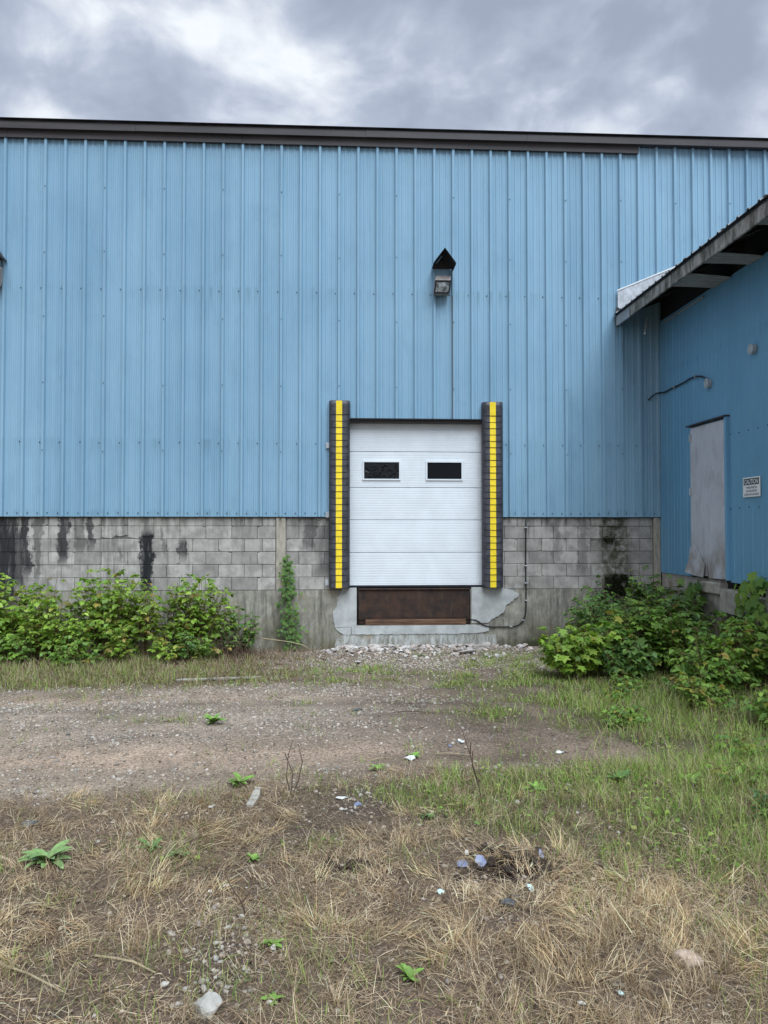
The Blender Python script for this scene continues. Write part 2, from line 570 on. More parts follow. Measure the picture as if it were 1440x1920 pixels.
def plywood_mat():
    m, t, b, pos = new_mat('grey_plywood')
    f = t.noise(t.mul(pos, (55, 55, 3.2)), 1.0, 6.0, 0.75, 0.3)
    g = t.noise(pos, 3.0, 4.0, 0.6)
    sep = t.n('ShaderNodeSeparateXYZ', Vector=pos)
    c = t.mix(t.ss(f, 0.3, 0.72), (0.45, 0.46, 0.51), (0.63, 0.64, 0.69))
    c = t.mix(t.ss(f, 0.66, 0.74, 0, 0.6), c, (0.12, 0.12, 0.13))
    c = t.mix(t.ss(g, 0.45, 0.7, 0, 0.35), c, (0.30, 0.29, 0.30))
    lowm = t.m('MULTIPLY', t.ss(sep.outputs[2], 1.85, 1.25), t.ss(g, 0.3, 0.6))
    c = t.mix(t.m('MULTIPLY', lowm, 0.7), c, (0.25, 0.21, 0.17))
    t.put(b.inputs['Base Color'], c)
    b.inputs['Roughness'].default_value = 0.85
    t.put(b.inputs['Normal'], t.bump(f, 0.2, 0.003))
    return m


MT['plywood'] = plywood_mat()


def fascia_mat():
    m, t, b, pos = new_mat('peeling_fascia_paint')
    f = t.noise(t.mul(pos, (3, 7, 2.5)), 1.0, 6.0, 0.75)
    g = t.noise(t.mul(pos, (2, 16, 3)), 1.0, 3.0, 0.6)
    c = t.mix(t.ss(f, 0.38, 0.62), (0.10, 0.095, 0.075), (0.40, 0.38, 0.35))
    c = t.mix(t.ss(g, 0.52, 0.66, 0, 0.7), c, (0.055, 0.06, 0.035))
    t.put(b.inputs['Base Color'], c)
    b.inputs['Roughness'].default_value = 0.85
    return m


MT['fascia'] = fascia_mat()


def glass(name, wav):
    m, t, b, pos = new_mat(name)
    b.inputs['Base Color'].default_value = (0.008, 0.009, 0.011, 1)
    b.inputs['Roughness'].default_value = 0.06
    b.inputs['Specular IOR Level'].default_value = 0.28 if wav else 0.10
    if wav:
        t.put(b.inputs['Normal'], t.bump(t.noise(pos, 5.0, 2.0, 0.5, 1.2), 0.7, 0.05))
    return m


MT['pane'] = glass('window_pane', False)
MT['pane_wavy'] = glass('window_pane_warped', True)


def lens_mat():
    m, t, b, pos = new_mat('lamp_lens')
    f = t.noise(pos, 14.0, 3.0, 0.5)
    t.put(b.inputs['Base Color'], t.mix(t.ss(f, 0.4, 0.6), (0.10, 0.11, 0.11), (0.36, 0.38, 0.38)))
    b.inputs['Roughness'].default_value = 0.15
    return m


MT['lens'] = lens_mat()

# ------------------------------------------------------------------ ground
RUB = (1.35, -0.45)


def gh(x, y):
    x = np.asarray(x, float)
    y = np.asarray(y, float)
    near = np.clip((16 - np.abs(x)) / 6, 0, 1)
    h = -0.16 * np.clip((y + 9) / 9, 0, 1)
    h = h + near * ((fbm(x * 0.7, y * 0.7, 3) - 0.5) * 0.06 + (fbm(x * 3.1, y * 3.1, 8) - 0.5) * 0.03)
    h = h + 0.07 * np.exp(-((y + 0.35) / 0.5) ** 2) * sig((x + 0.1) / 0.12) * sig((3.0 - x) / 0.15)
    h = h + 0.22 * EL(x, y, 4.6, -1.0, 1.1, 1.1)
    h = h - 0.045 * np.exp(-((y + 6.15 - 0.05 * np.sin(x * 1.3)) / 0.28) ** 2) - 0.035 * np.exp(-((y + 3.75 + 0.06 * np.sin(x)) / 0.28) ** 2) + 0.02 * np.exp(-((y + 5.0) / 0.5) ** 2)   # wheel tracks
    h = h - 0.035 * EL(x, y, 0.9, -8.42, 0.25, 0.12)
    h = h + 0.03 * EL(x, y, 0.9, -8.2, 0.3, 0.1)
    return h


def road_w(x, y):
    yb = np.interp(x, [-8, -1.9, 0.26, 2.57, 6], [-7.35, -7.12, -6.68, -6.5, -6.4])
    yt = np.interp(x, [-8, -3.3, -0.5, 1.2, 3, 6], [-3.2, -3.08, -2.95, -3.15, -3.6, -4.2])
    xr = np.interp(y, [-6.9, -6.2, -5.6, -4.7, -3.5], [1.5, 2.75, 2.2, 1.9, 1.9])
    n = (fbm(x * 1.7, y * 1.7, 21) - 0.5)
    w = sig((y - yb + n * 0.8) / 0.10) * sig((yt - y + n * 0.5) / 0.10) * sig((xr - x + n * 1.4) / 0.15)
    return w, yb, yt, xr


def zones(x, y):
    rd, yb, yt, xr = road_w(x, y)
    n1 = fbm(x * 2.3, y * 2.3, 31)
    n2 = fbm(x * 5.0, y * 5.0, 41)
    nearside = sig((yb - y + (n1 - 0.5) * 0.7) / 0.12)
    bare = np.clip(1.1 * EL(x, y, 0.15, -7.35, 0.28, 0.42) + 0.75 * EL(x, y, -0.5, -9.1, 0.17, 0.5) + 1.0 * EL(x, y, 0.80, -8.9, 0.15, 0.10)
                   + 0.8 * EL(x, y, -1.1, -9.5, 0.22, 0.12) + 0.9 * EL(x, y, 0.9, -8.38, 0.26, 0.12) + 0.8 * EL(x, y, 0.08, -8.3, 0.16, 0.06)
                   + 0.6 * EL(x, y, -0.25, -7.75, 0.25, 0.2) + 0.6 * EL(x, y, 1.32, -8.05, 0.2, 0.12), 0, 1)
    xg = np.interp(y, [-9.6, -8.8, -8.2, -7.5, -6.6], [2.6, 2.1, 1.55, 1.2, 1.15])
    green_r = sig((x - xg + (n1 - 0.5) * 0.9) / 0.18) * nearside
    far_r = sig((y - yb) / 0.15) * sig((x - xr + (n1 - 0.5) * 1.2) / 0.25) * sig((-0.6 - y) / 0.3)
    strip = sig((y - yt + (n1 - 0.5) * 0.6) / 0.12) * sig((-1.9 - y + (n1 - .5)) / 0.2) * sig((xr - x) / 0.3)
    leftveg = sig((y - yt) / 0.15) * sig((-1.0 - x) / 0.25)
    green = np.clip(0.95 * green_r + 1.05 * far_r * np.clip((n1 - 0.22) * 3.4, 0, 1) + 0.75 * strip * np.clip((n1 - 0.40) * 6, 0, 1) + 0.75 * leftveg
                    + nearside * 0.85 * (EL(x, y, 0.78, -7.1, 0.42, 0.3) + EL(x, y, 1.0, -7.75, 0.25, 0.14) + 0.7 * EL(x, y, 0.72, -7.45, 0.22, 0.2))
                    + 0.9 * EL(x, y, 1.55, -4.75, 0.3, 0.28) + 0.55 * EL(x, y, -1.6, -4.95, 0.3, 0.15) + 0.45 * EL(x, y, -2.2, -4.7, 0.16, 0.08)
                    + 0.55 * nearside * (EL(x, y, -1.25, -7.9, 0.3, 0.09) + EL(x, y, -0.9, -8.05, 0.22, 0.12) + EL(x, y, -1.35, -8.6, 0.12, 0.1)
                                         + EL(x, y, -1.15, -9.2, 0.08, 0.08) + EL(x, y, -0.2, -8.0, 0.2, 0.08) + EL(x, y, 0.35, -9.2, 0.1, 0.12)), 0, 1)
    dry = np.clip(nearside * (1 - bare) * (1 - 0.75 * green_r) * (1 - 0.5 * green), 0, 1)
    rub = sig((y + 2.1 + (n1 - 0.5)) / 0.2) * sig((x + 1.2) / 0.2) * sig((3.4 - x) / 0.2)
    return dict(road=rd, near=nearside, bare=bare, green=green, dry=dry, strip=strip, rub=rub, leftveg=leftveg, far_r=far_r, green_r=green_r, n1=n1, n2=n2)


def build_ground():
    def axis(a, b, step, far):
        mid = np.arange(a, b + step / 2, step)
        out, d, p = [], step, b
        while p < far:
            d *= 1.35
            p += d
            out.append(p)
        lo, d, p = [], step, a
        while p > -far:
            d *= 1.35
            p -= d
            lo.append(p)
        return np.array(lo[::-1] + list(mid) + out)
    xs, ys = axis(-6.2, 6.2, 0.04, 160), axis(-10.6, 0.4, 0.04, 160)
    X, Y = np.meshgrid(xs, ys)
    Z = gh(X, Y)
    V = np.stack([X, Y, Z], -1).reshape(-1, 3)
    nx, ny = len(xs), len(ys)
    i = np.arange(ny - 1)[:, None] * nx + np.arange(nx - 1)[None, :]
    F = np.stack([i, i + 1, i + 1 + nx, i + nx], -1).reshape(-1, 4)
    z = zones(X, Y)
    c = np.empty(X.shape + (3,))
    dirt = np.array([0.28, 0.208, 0.155])
    grav = np.array([0.31, 0.25, 0.20])
    dark = np.array([0.085, 0.062, 0.048])
    straw = np.array([0.15, 0.106, 0.076])
    moss = np.array([0.060, 0.062, 0.026])
    red = np.array([0.16, 0.095, 0.066])
    c[:] = dirt * 0.8
    L = lambda w, col: np.copyto(c, c * (1 - np.clip(w, 0, 1)[..., None]) + np.clip(w, 0, 1)[..., None] * col)
    L(z['road'], dirt * 1.15)
    lane = np.exp(-((Y + 6.15) / 0.45) ** 2) + np.exp(-((Y + 3.7) / 0.3) ** 2) * sig((-1 - X) / 0.6)
    L(z['road'] * np.clip(1 - lane, 0, 1) * sig((1.1 - X) / 0.5) * 0.8, grav)
    L(z['road'] * lane * 0.7, dirt * 1.35)
    L(z['road'] * sig((X - 0.45) / 0.35) * (0.55 + 0.5 * z['n1']) * 0.95, dark * 1.25)
    L(z['near'] * 0.9, straw)
    L(z['green'] * 0.75, moss)
    L(z['far_r'] * 0.5, dark * 1.3)
    L(z['strip'] * 0.6, dirt * 0.75)
    L(z['rub'], np.array([0.20, 0.15, 0.115]))
    L(sig((Y + 1.7) / 0.2) * sig((-0.5 - X) / 0.25), red * 0.7)
    L(z['bare'] * z['near'], dark * 1.25)
    L(EL(X, Y, 0.92, -8.33, 0.27, 0.13) * 1.2, np.array([0.026, 0.016, 0.011]))
    L(EL(X, Y, 0.08, -8.28, 0.14, 0.05), np.array([0.028, 0.020, 0.014]))
    c *= (0.72 + 0.56 * fbm(X * 6, Y * 6, 51))[..., None]
    c *= 1 + z['road'][..., None] * (0.75 * (fbm(X * 0.8, Y * 3.4, 53) - 0.5))[..., None]
    m, t, b, pos = new_mat('ground_soil')
    a = t.n('ShaderNodeVertexColor', {'layer_name': 'Col'}).outputs[0]
    f = t.noise(pos, 38.0, 6.0, 0.65)
    vo = t.n('ShaderNodeTexVoronoi', {'feature': 'F1'}, Scale=60.0)
    t.put(vo.inputs['Vector'], pos)
    a = t.mix(1.0, a, t.mix(t.ss(f, 0.3, 0.7), (0.62, 0.62, 0.62), (1.32, 1.3, 1.28)), 'MULTIPLY')
    a = t.mix(1.0, a, t.mix(t.ss(vo.outputs['Distance'], 0.1, 0.6), (1.18, 1.16, 1.14), (0.72, 0.72, 0.72)), 'MULTIPLY')
    t.put(b.inputs['Base Color'], a)
    b.inputs['Roughness'].default_value = 0.95
    b.inputs['Specular IOR Level'].default_value = 0.15
    hh = t.m('ADD', t.m('MULTIPLY', f, 0.6), t.m('MULTIPLY', vo.outputs['Distance'], -0.4))
    t.put(b.inputs['Normal'], t.bump(hh, 0.7, 0.02))
    me = np_mesh('ground', V, F, c.reshape(-1, 3), m, True)
    o = link(bpy.data.objects.new('ground', me))
    tag(o, 'gravel yard and dirt track with dry grass verge', 'ground', kind='structure')


build_ground()

# ------------------------------------------------------------------ main building
PIT = 0.309          # rib spacing
X0 = -0.911          # a lap rib
SB = 1.972           # siding bottom
ST = 8.12
building = thing('warehouse', (0.0, 0.0, -0.16), 'large blue ribbed-metal warehouse on a grey concrete block base', 'warehouse')


def rise(x):
    return 0.0043 * x


def rib_profile(n):
    """(x, depth) points from lap rib to lap rib, n pitches; depth is towards the viewer"""
    pts = []
    for k in range(n):
        b = k * PIT
        pts += [(b, 0.046), (b + 0.017, 0.046), (b + 0.032, 0.0)]
        for c in (0.104, 0.205):
            pts += [(b + c - 0.019, 0.0), (b + c - 0.012, 0.009), (b + c + 0.012, 0.009), (b + c + 0.019, 0.0)]
        pts += [(b + 0.1545 - 0.006, 0.0), (b + 0.1545, 0.004), (b + 0.1545 + 0.006, 0.0)]
        pts += [(b + 0.052, 0.0), (b + 0.056, 0.003), (b + 0.060, 0.0), (b + 0.249, 0.0), (b + 0.253, 0.003), (b + 0.257, 0.0)]
        pts += [(b + PIT - 0.032, 0.0), (b + PIT - 0.017, 0.046)]
    pts = sorted(pts)
    pts.append((n * PIT + 0.019, 0.048))
    return pts


def panel_mesh(x0, z1, holes, zb=SB):
    """one sheet; holes = [(xa, xb, z_bottom)] raises the bottom edge there"""
    pr = [(x0 + a, d) for a, d in rib_profile(3)]
    cuts = sorted({c for h in holes for c in h[:2] if pr[0][0] < c < pr[-1][0]})
    out = []
    for (xa, da), (xb_, db) in zip(pr[:-1], pr[1:]):
        seg = [(xa, da)]
        for c in cuts:
            if xa < c < xb_:
                seg.append((c, da + (db - da) * (c - xa) / (xb_ - xa)))
        seg.append((xb_, db))
        out += list(zip(seg[:-1], seg[1:]))
    mb = MB()
    for (xa, da), (xb_, db) in out:
        zz = zb
        for h in holes:
            if h[0] - 1e-6 <= (xa + xb_) / 2 <= h[1] + 1e-6:
                zz = max(zz, h[2])
        mb.quad((xa, -0.010 - da, zz), (xb_, -0.010 - db, zz), (xb_, -0.010 - db, z1), (xa, -0.010 - da, z1))
    return mb


DOOR = (0.150, 2.420, 3.545)
std = None
for k in range(-10, 12):
    x0 = X0 + 0.927 * k
    over = x0 < DOOR[1] and x0 + 0.95 > DOOR[0]
    if over:
        mb = panel_mesh(x0, ST, [DOOR])
        obj('siding_panel', mb.mesh('siding_panel', (x0, 0, 0)), MT['blue'], building, (x0, 0, 0))
    elif x0 > 5.0:
        if x0 + 0.93 < 12:
            mb = panel_mesh(x0, ST + 0.0, [], 5.0)
            obj('siding_panel', mb.mesh('siding_panel', (x0, 0, 0)), MT['blue'], building, (x0, 0, 0))
    elif x0 + 0.94 > 5.30:
        mb = panel_mesh(x0, ST, [(5.30, 9, 5.0)])
        obj('siding_panel', mb.mesh('siding_panel', (x0, 0, 0)), MT['blue'], building, (x0, 0, 0))
    else:
        if std is None:
            std = panel_mesh(0, ST, []).mesh('siding_panel')
            std.materials.append(MT['blue'])
        inst('siding_panel', std, building, (x0, 0, 0))

# backing, base closure, roof edge
obj('wall_core', MB().box(-10.2, 12, 0.16, 0.3, -0.3, 8.05), MT['void_shade'], building)
obj('siding_backing', MB().box(-10.2, DOOR[0], 0.075, 0.14, SB + 0.03, 8.05).box(DOOR[1], 12, 0.075, 0.14, SB + 0.03, 8.05).box(DOOR[0] - 0.0, DOOR[1], 0.075, 0.14, 3.56, 8.05), MT['void_shade'], building)
obj('base_closure', MB().box(-10.2, DOOR[0] - 0.3, -0.006, 0.07, SB - 0.012, SB + 0.006).box(DOOR[1] + 0.2, 5.29, -0.006, 0.07, SB - 0.012, SB + 0.006), MT['black_trim'], building)


def eave(name, y0, y1, z0, z1, xa, xb, m, bev):
    mb = MB()
    n = 6
    for k in range(n):
        a, b_ = xa + (xb - xa) * k / n, xa + (xb - xa) * (k + 1) / n
        i = len(mb.v)
        mb.v += [(a, y0, z0 + rise(a)), (a, y1, z0 + rise(a)), (a, y1, z1 + rise(a)), (a, y0, z1 + rise(a))]
        if k == n - 1:
            mb.v += [(b_, y0, z0 + rise(b_)), (b_, y1, z0 + rise(b_)), (b_, y1, z1 + rise(b_)), (b_, y0, z1 + rise(b_))]
    for k in range(n):
        i = 4 * k
        for q in range(4):
            r_ = (q + 1) % 4
            mb.f.append((i + q, i + r_, i + 4 + r_, i + 4 + q))
    mb.f += [(0, 3, 2, 1), (4 * n, 4 * n + 1, 4 * n + 2, 4 * n + 3)]
    return obj(name, mb, m, building)


for xa, xb in ((-10.2, -6.9), (-6.9, -3.2), (-3.196, 0.44), (0.444, 3.07), (3.074, 6.1), (6.104, 12.0)):
    eave('fascia_trim', -0.135 + random.uniform(-.004, .004), 0.02, 8.085 + random.uniform(-.003, .003), 8.195, xa, xb, MT['brown_trim'], 0)
for xa, xb in ((-10.2, -5.2), (-5.196, -1.54), (-1.536, 2.12), (2.124, 4.955)):
    eave('trim_board', -0.074, -0.002, 7.965 + random.uniform(-.003, .003), 8.084, xa, xb, MT['brown_trim'], 0)
obj('roof', MB().quad((-10.2, -0.15, 8.155), (12, -0.15, 8.25), (12, 11, 9.6), (-10.2, 11, 9.5)).quad((-10.2, -0.15, 8.195), (12, -0.15, 8.29), (12, 11, 9.64), (-10.2, 11, 9.54)), MT['roofmetal'], building)

# screws (a few pixels each): one joined part
sv, sf = [], []


def screw(x, z, y=-0.012, r=0.011):
    i = len(sv)
    n = 6
    for rr, d in ((r, 0.0), (r * 0.9, 0.006), (r * 0.45, 0.010)):
        for j in range(n):
            a = 2 * math.pi * j / n
            sv.append((x + rr * math.cos(a), y - d, z + rr * math.sin(a)))
    for l in (0, 1):
        for j in range(n):
            q = (j + 1) % n
            sf.append((i + l * n + j, i + l * n + q, i + (l + 1) * n + q, i + (l + 1) * n + j))
    sf.append(tuple(i + 2 * n + j for j in range(n)))


for k in range(-30, 40):
    rx = X0 + PIT * k
    if rx < -9 or rx > 11.5:
        continue
    j = lambda s=0.006: random.uniform(-s, s)
    if rx < 5.2 or rx > 6.2:
        screw(rx - 0.06 + j(), 5.583 + j())
    if rx < 5.2 and not (-0.2 < rx < 2.75):
        screw(rx - 0.06 + j(), 3.145 + j())
        screw(rx + 0.077 + j(), 2.03 + j(.004))
        screw(rx + 0.232 + j(), 2.03 + j(.004))
    if k % 3 == 0:
        for zz in (7.185, 6.155, 5.12, 4.06, 3.0):
            if (zz > 5.4 or rx < 5) and not (0.1 < rx < 2.4 and zz < 3.6):
                screw(rx + 0.002, zz + j(.02), -0.0575, 0.010)
mb = MB()
mb.v, mb.f = sv, sf
tag(obj('screw_heads', mb, MT['screw'], building), kind='stuff')

# ---- masonry
JW = 0.008
FACE = 0.02
_bm = {}


def block(xa, xb, za, zb, chip=None):
    w, h = xb - xa - JW, zb - za - JW
    key = (round(w, 3), round(h, 3))
    at = ((xa + xb) / 2, FACE + random.uniform(-0.003, 0.004), (za + zb) / 2)
    if chip is None and random.random() < 0.80 and key in _bm:
        me = random.choice(_bm[key]) if len(_bm[key]) > 2 else _bm[key][0]
    else:
        hw, hh = w / 2, h / 2
        P = []
        rr = lambda a, b_: random.uniform(a, b_)
        for cx, cz, sx, sz in ((-hw, -hh, 1, 1), (hw, -hh, -1, 1), (hw, hh, -1, -1), (-hw, hh, 1, -1)):
            c1, c2 = rr(.003, .012), rr(.003, .012)
            if rr(0, 1) < 0.10:
                c1, c2 = rr(.02, .06), rr(.015, .04)
            a_, b_ = (cx + sx * c1, cz), (cx, cz + sz * c2)
            P += [b_, a_] if (sx > 0) == (sz > 0) else [a_, b_]
        if chip:
            P = chip(hw, hh)
        m_ = MB()
        n = len(P)
        for q, dy in ((0.94, 0.0),):
            m_.v += [(p[0] - math.copysign(0.004, p[0]), 0.0, p[1] - math.copysign(0.004, p[1])) for p in P]
        m_.v += [(p[0], 0.006, p[1]) for p in P] + [(p[0], 0.05, p[1]) for p in P]
        m_.f.append(tuple(range(n)))
        for l in (0, 1):
            for k in range(n):
                q = (k + 1) % n
                m_.f.append((l * n + k, (l + 1) * n + k, (l + 1) * n + q, l * n + q))
        me = m_.mesh('block')
        fix_normals(me)
        me.materials.append(MT['block'])
        _bm.setdefault(key, []).append(me)
    return inst('block', me, building, at)


ZL = [0.802 + 0.204 * k for k in range(6)] + [SB + 0.02]


def course(xa, xb, row, joints):
    js = [xa] + sorted(j for j in joints if xa + 0.03 < j < xb - 0.03) + [xb]
    for a, b_ in zip(js[:-1], js[1:]):
        chip = None
        mid = (a + b_) / 2
        if row == 4 and abs(mid - 4.46) < 0.21 and b_ - a > 0.3:
            chip = lambda hw, hh: [(-hw, -hh), (hw, -hh), (hw, hh - .015), (hw * .7, hh - .02), (hw * .45, hh - .055), (0, hh - .07), (-hw * .2, hh - .05), (-hw * .35, hh - .012), (-hw, hh - .008)]
        if row == 3 and abs(mid - 4.35) < 0.22 and b_ - a > 0.3:
            chip = lambda hw, hh: [(-hw, -hh), (hw, -hh), (hw, hh - .02), (hw * .6, hh - .03), (hw * .2, hh - .02), (-hw * .3, hh - .045), (-hw * .6, hh - .03), (-hw, hh - .03)]
        if row == 4 and abs(mid + 3.5) < 0.2:
            chip = lambda hw, hh: [(-hw, -hh + .02), (-hw * .2, -hh), (hw * .1, -hh + .05), (hw * .5, -hh + .035), (hw, -hh + .06), (hw, hh), (-hw, hh)]
        block(a, b_, ZL[row], ZL[row + 1], chip)


for row in range(6):
    A = row % 2 == 0
    lj = [-1.28 - 0.407 * k for k in range(25)] if A else [-1.20, -1.487] + [-1.487 - 0.407 * k for k in range(1, 25)]
    if row == 5:
        lj = [-1.20, -1.487] + [-1.69 - 0.407 * k for k in range(25)]
    course(-9.6, -0.992, row, lj)
    course(-0.822, 0.16, row, [-0.622, -0.215] if A else [-0.412, -0.01])
    course(2.36, 5.178, row, [3.112 + 0.407 * k for k in range(-2, 6)] if A else [2.915 + 0.407 * k for k in range(-1, 6)])
obj('mortar_bed', MB().box(-9.7, 0.15, FACE + 0.009, FACE + 0.055, 0.79, SB + 0.03).box(2.42, 5.19, FACE + 0.009, FACE + 0.055, 0.79, SB + 0.03), MT['mortar'], building)
obj('concrete_post', MB().box(-0.982, -0.832, 0.004, 0.075, 0.80, SB + 0.005), MT['post'], building, (-0.9, 0.0, 0.8), bev=0.006)
obj('concrete_post', MB().box(5.188, 5.30, -0.004, 0.075, 0.80, SB + 0.005), MT['post'], building, (5.25, 0.0, 0.8), bev=0.006)

# ---- poured foundation with the pit opening
PX0, PX1, PZ0, PZ1 = 0.306, 2.155, 0.232, 0.842


def found_mesh():
    mb = MB()
    for a, b_, z0, z1 in ((-9.6, PX0, -0.5, 0.797), (PX1, 5.6, -0.5, 0.797), (PX0, PX1, -0.5, PZ0)):
        n = max(2, int((b_ - a) / 0.12))
        m_ = max(2, int((z1 - z0) / 0.12))
        i = len(mb.v)
        for q in range(m_ + 1):
            for k in range(n + 1):
                x, z = a + (b_ - a) * k / n, z0 + (z1 - z0) * q / m_
                edge = k in (0, n) or q in (0, m_)
                mb.v.append((x, 0.0 if edge else 0.004 + 0.010 * (float(fbm(x * 2.2, z * 2.2, 61)) - 0.6), z))
        for q in range(m_):
            for k in range(n):
                j = i + q * (n + 1) + k
                mb.f.append((j, j + 1, j + n + 2, j + n + 1))
        mb.box(a, b_, 0.012, 0.158, z0, z1 - 0.001)
    for x in (PX0, PX1):
        mb.quad((x, 0, PZ0), (x, 0.02, PZ0), (x, 0.02, 0.797), (x, 0, 0.797))
    mb.quad((-9.6, 0, 0.797), (PX0, 0, 0.797), (PX0, 0.05, 0.797), (-9.6, 0.05, 0.797))
    mb.quad((PX1, 0, 0.797), (5.6, 0, 0.797), (5.6, 0.05, 0.797), (PX1, 0.05, 0.797))
    return mb


obj('foundation_wall', found_mesh(), MT['foundation'], building, sm=True)


def jag(pts, amp, step=0.035):
    out = []
    for k, p in enumerate(pts):
        q = pts[(k + 1) % len(pts)]
        out.append((p[0], p[1]))
        L = math.hypot(q[0] - p[0], q[1] - p[1])
        if len(p) > 2:                      # a third value marks a ragged side
            n = max(2, int(L / step))
            for i in range(1, n):
                t_ = i / n
                out.append((p[0] + (q[0] - p[0]) * t_ + random.uniform(-amp, amp), p[1] + (q[1] - p[1]) * t_ + random.uniform(-amp, amp)))
    return out


obj('concrete_patch', MB().prism(jag([(PX0 - 0.004, 0.215), (PX0 - 0.004, 0.835), (0.07, 0.828, 1), (0.015, 0.70, 1), (-0.01, 0.56, 1), (-0.075, 0.45, 1), (-0.065, 0.30, 1), (-0.045, 0.205)], 0.014), 'y', -0.012, 0.03), MT['newcon'], building)
obj('concrete_patch', MB().prism(jag([(-0.04, 0.198, 1), (0.03, 0.13, 1), (0.10, 0.085), (0.21, 0.085), (0.215, 0.208)], 0.008), 'y', -0.009, 0.02), MT['newcon'], building)
obj('concrete_patch', MB().prism(jag([(PX1 + 0.004, 0.835), (PX1 + 0.004, 0.262), (2.43, 0.262, 1), (2.52, 0.33, 1), (2.68, 0.42, 1), (2.74, 0.56, 1), (2.90, 0.66, 1), (2.935, 0.73, 1), (2.80, 0.795), (2.56, 0.835)], 0.016), 'y', -0.012, 0.03), MT['newcon'], building)
obj('pit_sill', MB().prism(jag([(0.222, 0.228), (0.222, 0.09, 1), (1.2, 0.088, 1), (2.2, 0.092, 1), (2.44, 0.13), (2.44, 0.228)], 0.006), 'y', -0.014, 0.02), MT['newcon'], building)
obj('pit_apron', MB().prism(jag([(-0.10, -0.35), (2.62, -0.35), (2.55, 0.06, 1), (2.30, 0.086), (0.12, 0.080, 1), (-0.02, 0.02, 1)], 0.012), 'y', -0.005, 0.02), MT['limewash'], building)

# ---- overhead door (part of the warehouse): sections, window frames, panes
DY = 0.095
door = obj('overhead_door', MB().box(0.12, 2.45, DY + 0.03, DY + 0.06, 0.85, 3.56), MT['white_paint'], building)
DZ = [0.858, 1.395, 1.922, 2.448, 3.032, 3.56]


def door_section(za, zb, wins):
    mb = MB()
    zs, zc = [], za + 0.004
    n = int(round((zb - za - 0.008) / 0.0405))
    st = (zb - za - 0.008) / n
    pr = [(za + 0.004, 0.03), (za + 0.004, 0.006), (za + 0.010, 0.0)]
    for k in range(n):
        c = za + 0.004 + st * (k + 0.5)
        pr += [(c - 0.006, 0.0), (c - 0.003, 0.0011), (c + 0.003, 0.0011), (c + 0.006, 0.0)]
    pr += [(zb - 0.010, 0.0), (zb - 0.004, 0.006), (zb - 0.004, 0.03)]
    for (z1, d1), (z2, d2) in zip(pr[:-1], pr[1:]):
        mb.quad((0.13, DY + d1, z1), (2.44, DY + d1, z1), (2.44, DY + d2, z2), (0.13, DY + d2, z2))
    return mb


for za, zb in zip(DZ[:-1], DZ[1:]):
    obj('door_section', door_section(za, zb, None), MT['white_paint'], door)
for (xa, xb, pm) in ((0.424, 0.994, 'pane_wavy'), (1.455, 2.016, 'pane')):
    za, zb = 2.592, 2.862
    w = 0.024
    fr = MB()
    for a, b_, c, d in ((xa - w, xb + w, zb, zb + w), (xa - w, xb + w, za - w, za), (xa - w, xa, za, zb), (xb, xb + w, za, zb)):
        fr.box(a, b_, DY - 0.016, DY + 0.01, c, d)
    obj('window_frame', fr, MT['white_paint'], door)
    obj('pane', MB().box(xa + 0.0005, xb - 0.0005, DY - 0.004, DY + 0.008, za + 0.0005, zb - 0.0005), MT[pm], door)
obj('bottom_seal', MB().box(0.16, 2.41, DY - 0.012, DY + 0.03, 0.838, 0.860), MT['black_trim'], door)
obj('header_trim', MB().box(DOOR[0] - 0.02, DOOR[1] + 0.02, -0.022, 0.13, 3.492, 3.535), MT['brown_trim'], building)
obj('header_flashing', MB().box(DOOR[0] - 0.02, DOOR[1] + 0.02, -0.066, -0.005, 3.537, 3.556), MT['black_trim'], building)
obj('door_jamb', MB().box(0.06, 0.150, -0.005, 0.13, 0.80, 3.49), MT['brown_trim'], building)
obj('door_jamb', MB().box(2.420, 2.51, -0.005, 0.13, 0.80, 3.49), MT['brown_trim'], building)

# ------------------------------------------------------------------ dock seals: overlapping vinyl pleats with a yellow stripe
SEAL_Z1, SEAL_Z0 = 3.823, 0.842


def pleat_ring(w, dep, n=13):
    """plan outline of the pad, left wall edge -> right wall edge, (x, -depth)"""
    out = []
    for k in range(n):
        s = -1 + 2 * k / (n - 1)
        a = abs(s)
        x = math.copysign(min(1.0, a * 1.18), s) * w / 2 if a < 0.80 else math.copysign(w / 2 * (0.944 + 0.056 * (a - .8) / .2), s)
        d = dep * (1 - max(0, (a - 0.45) / 0.55) ** 2.6)
        out.append((x, -d))
    return out


PL_ROWS = (0.0, 0.3, 0.7, 1.0)


def pleat_g(s, first):
    return (0.98 + 0.02 * s) if first else 0.915 + 0.085 * s


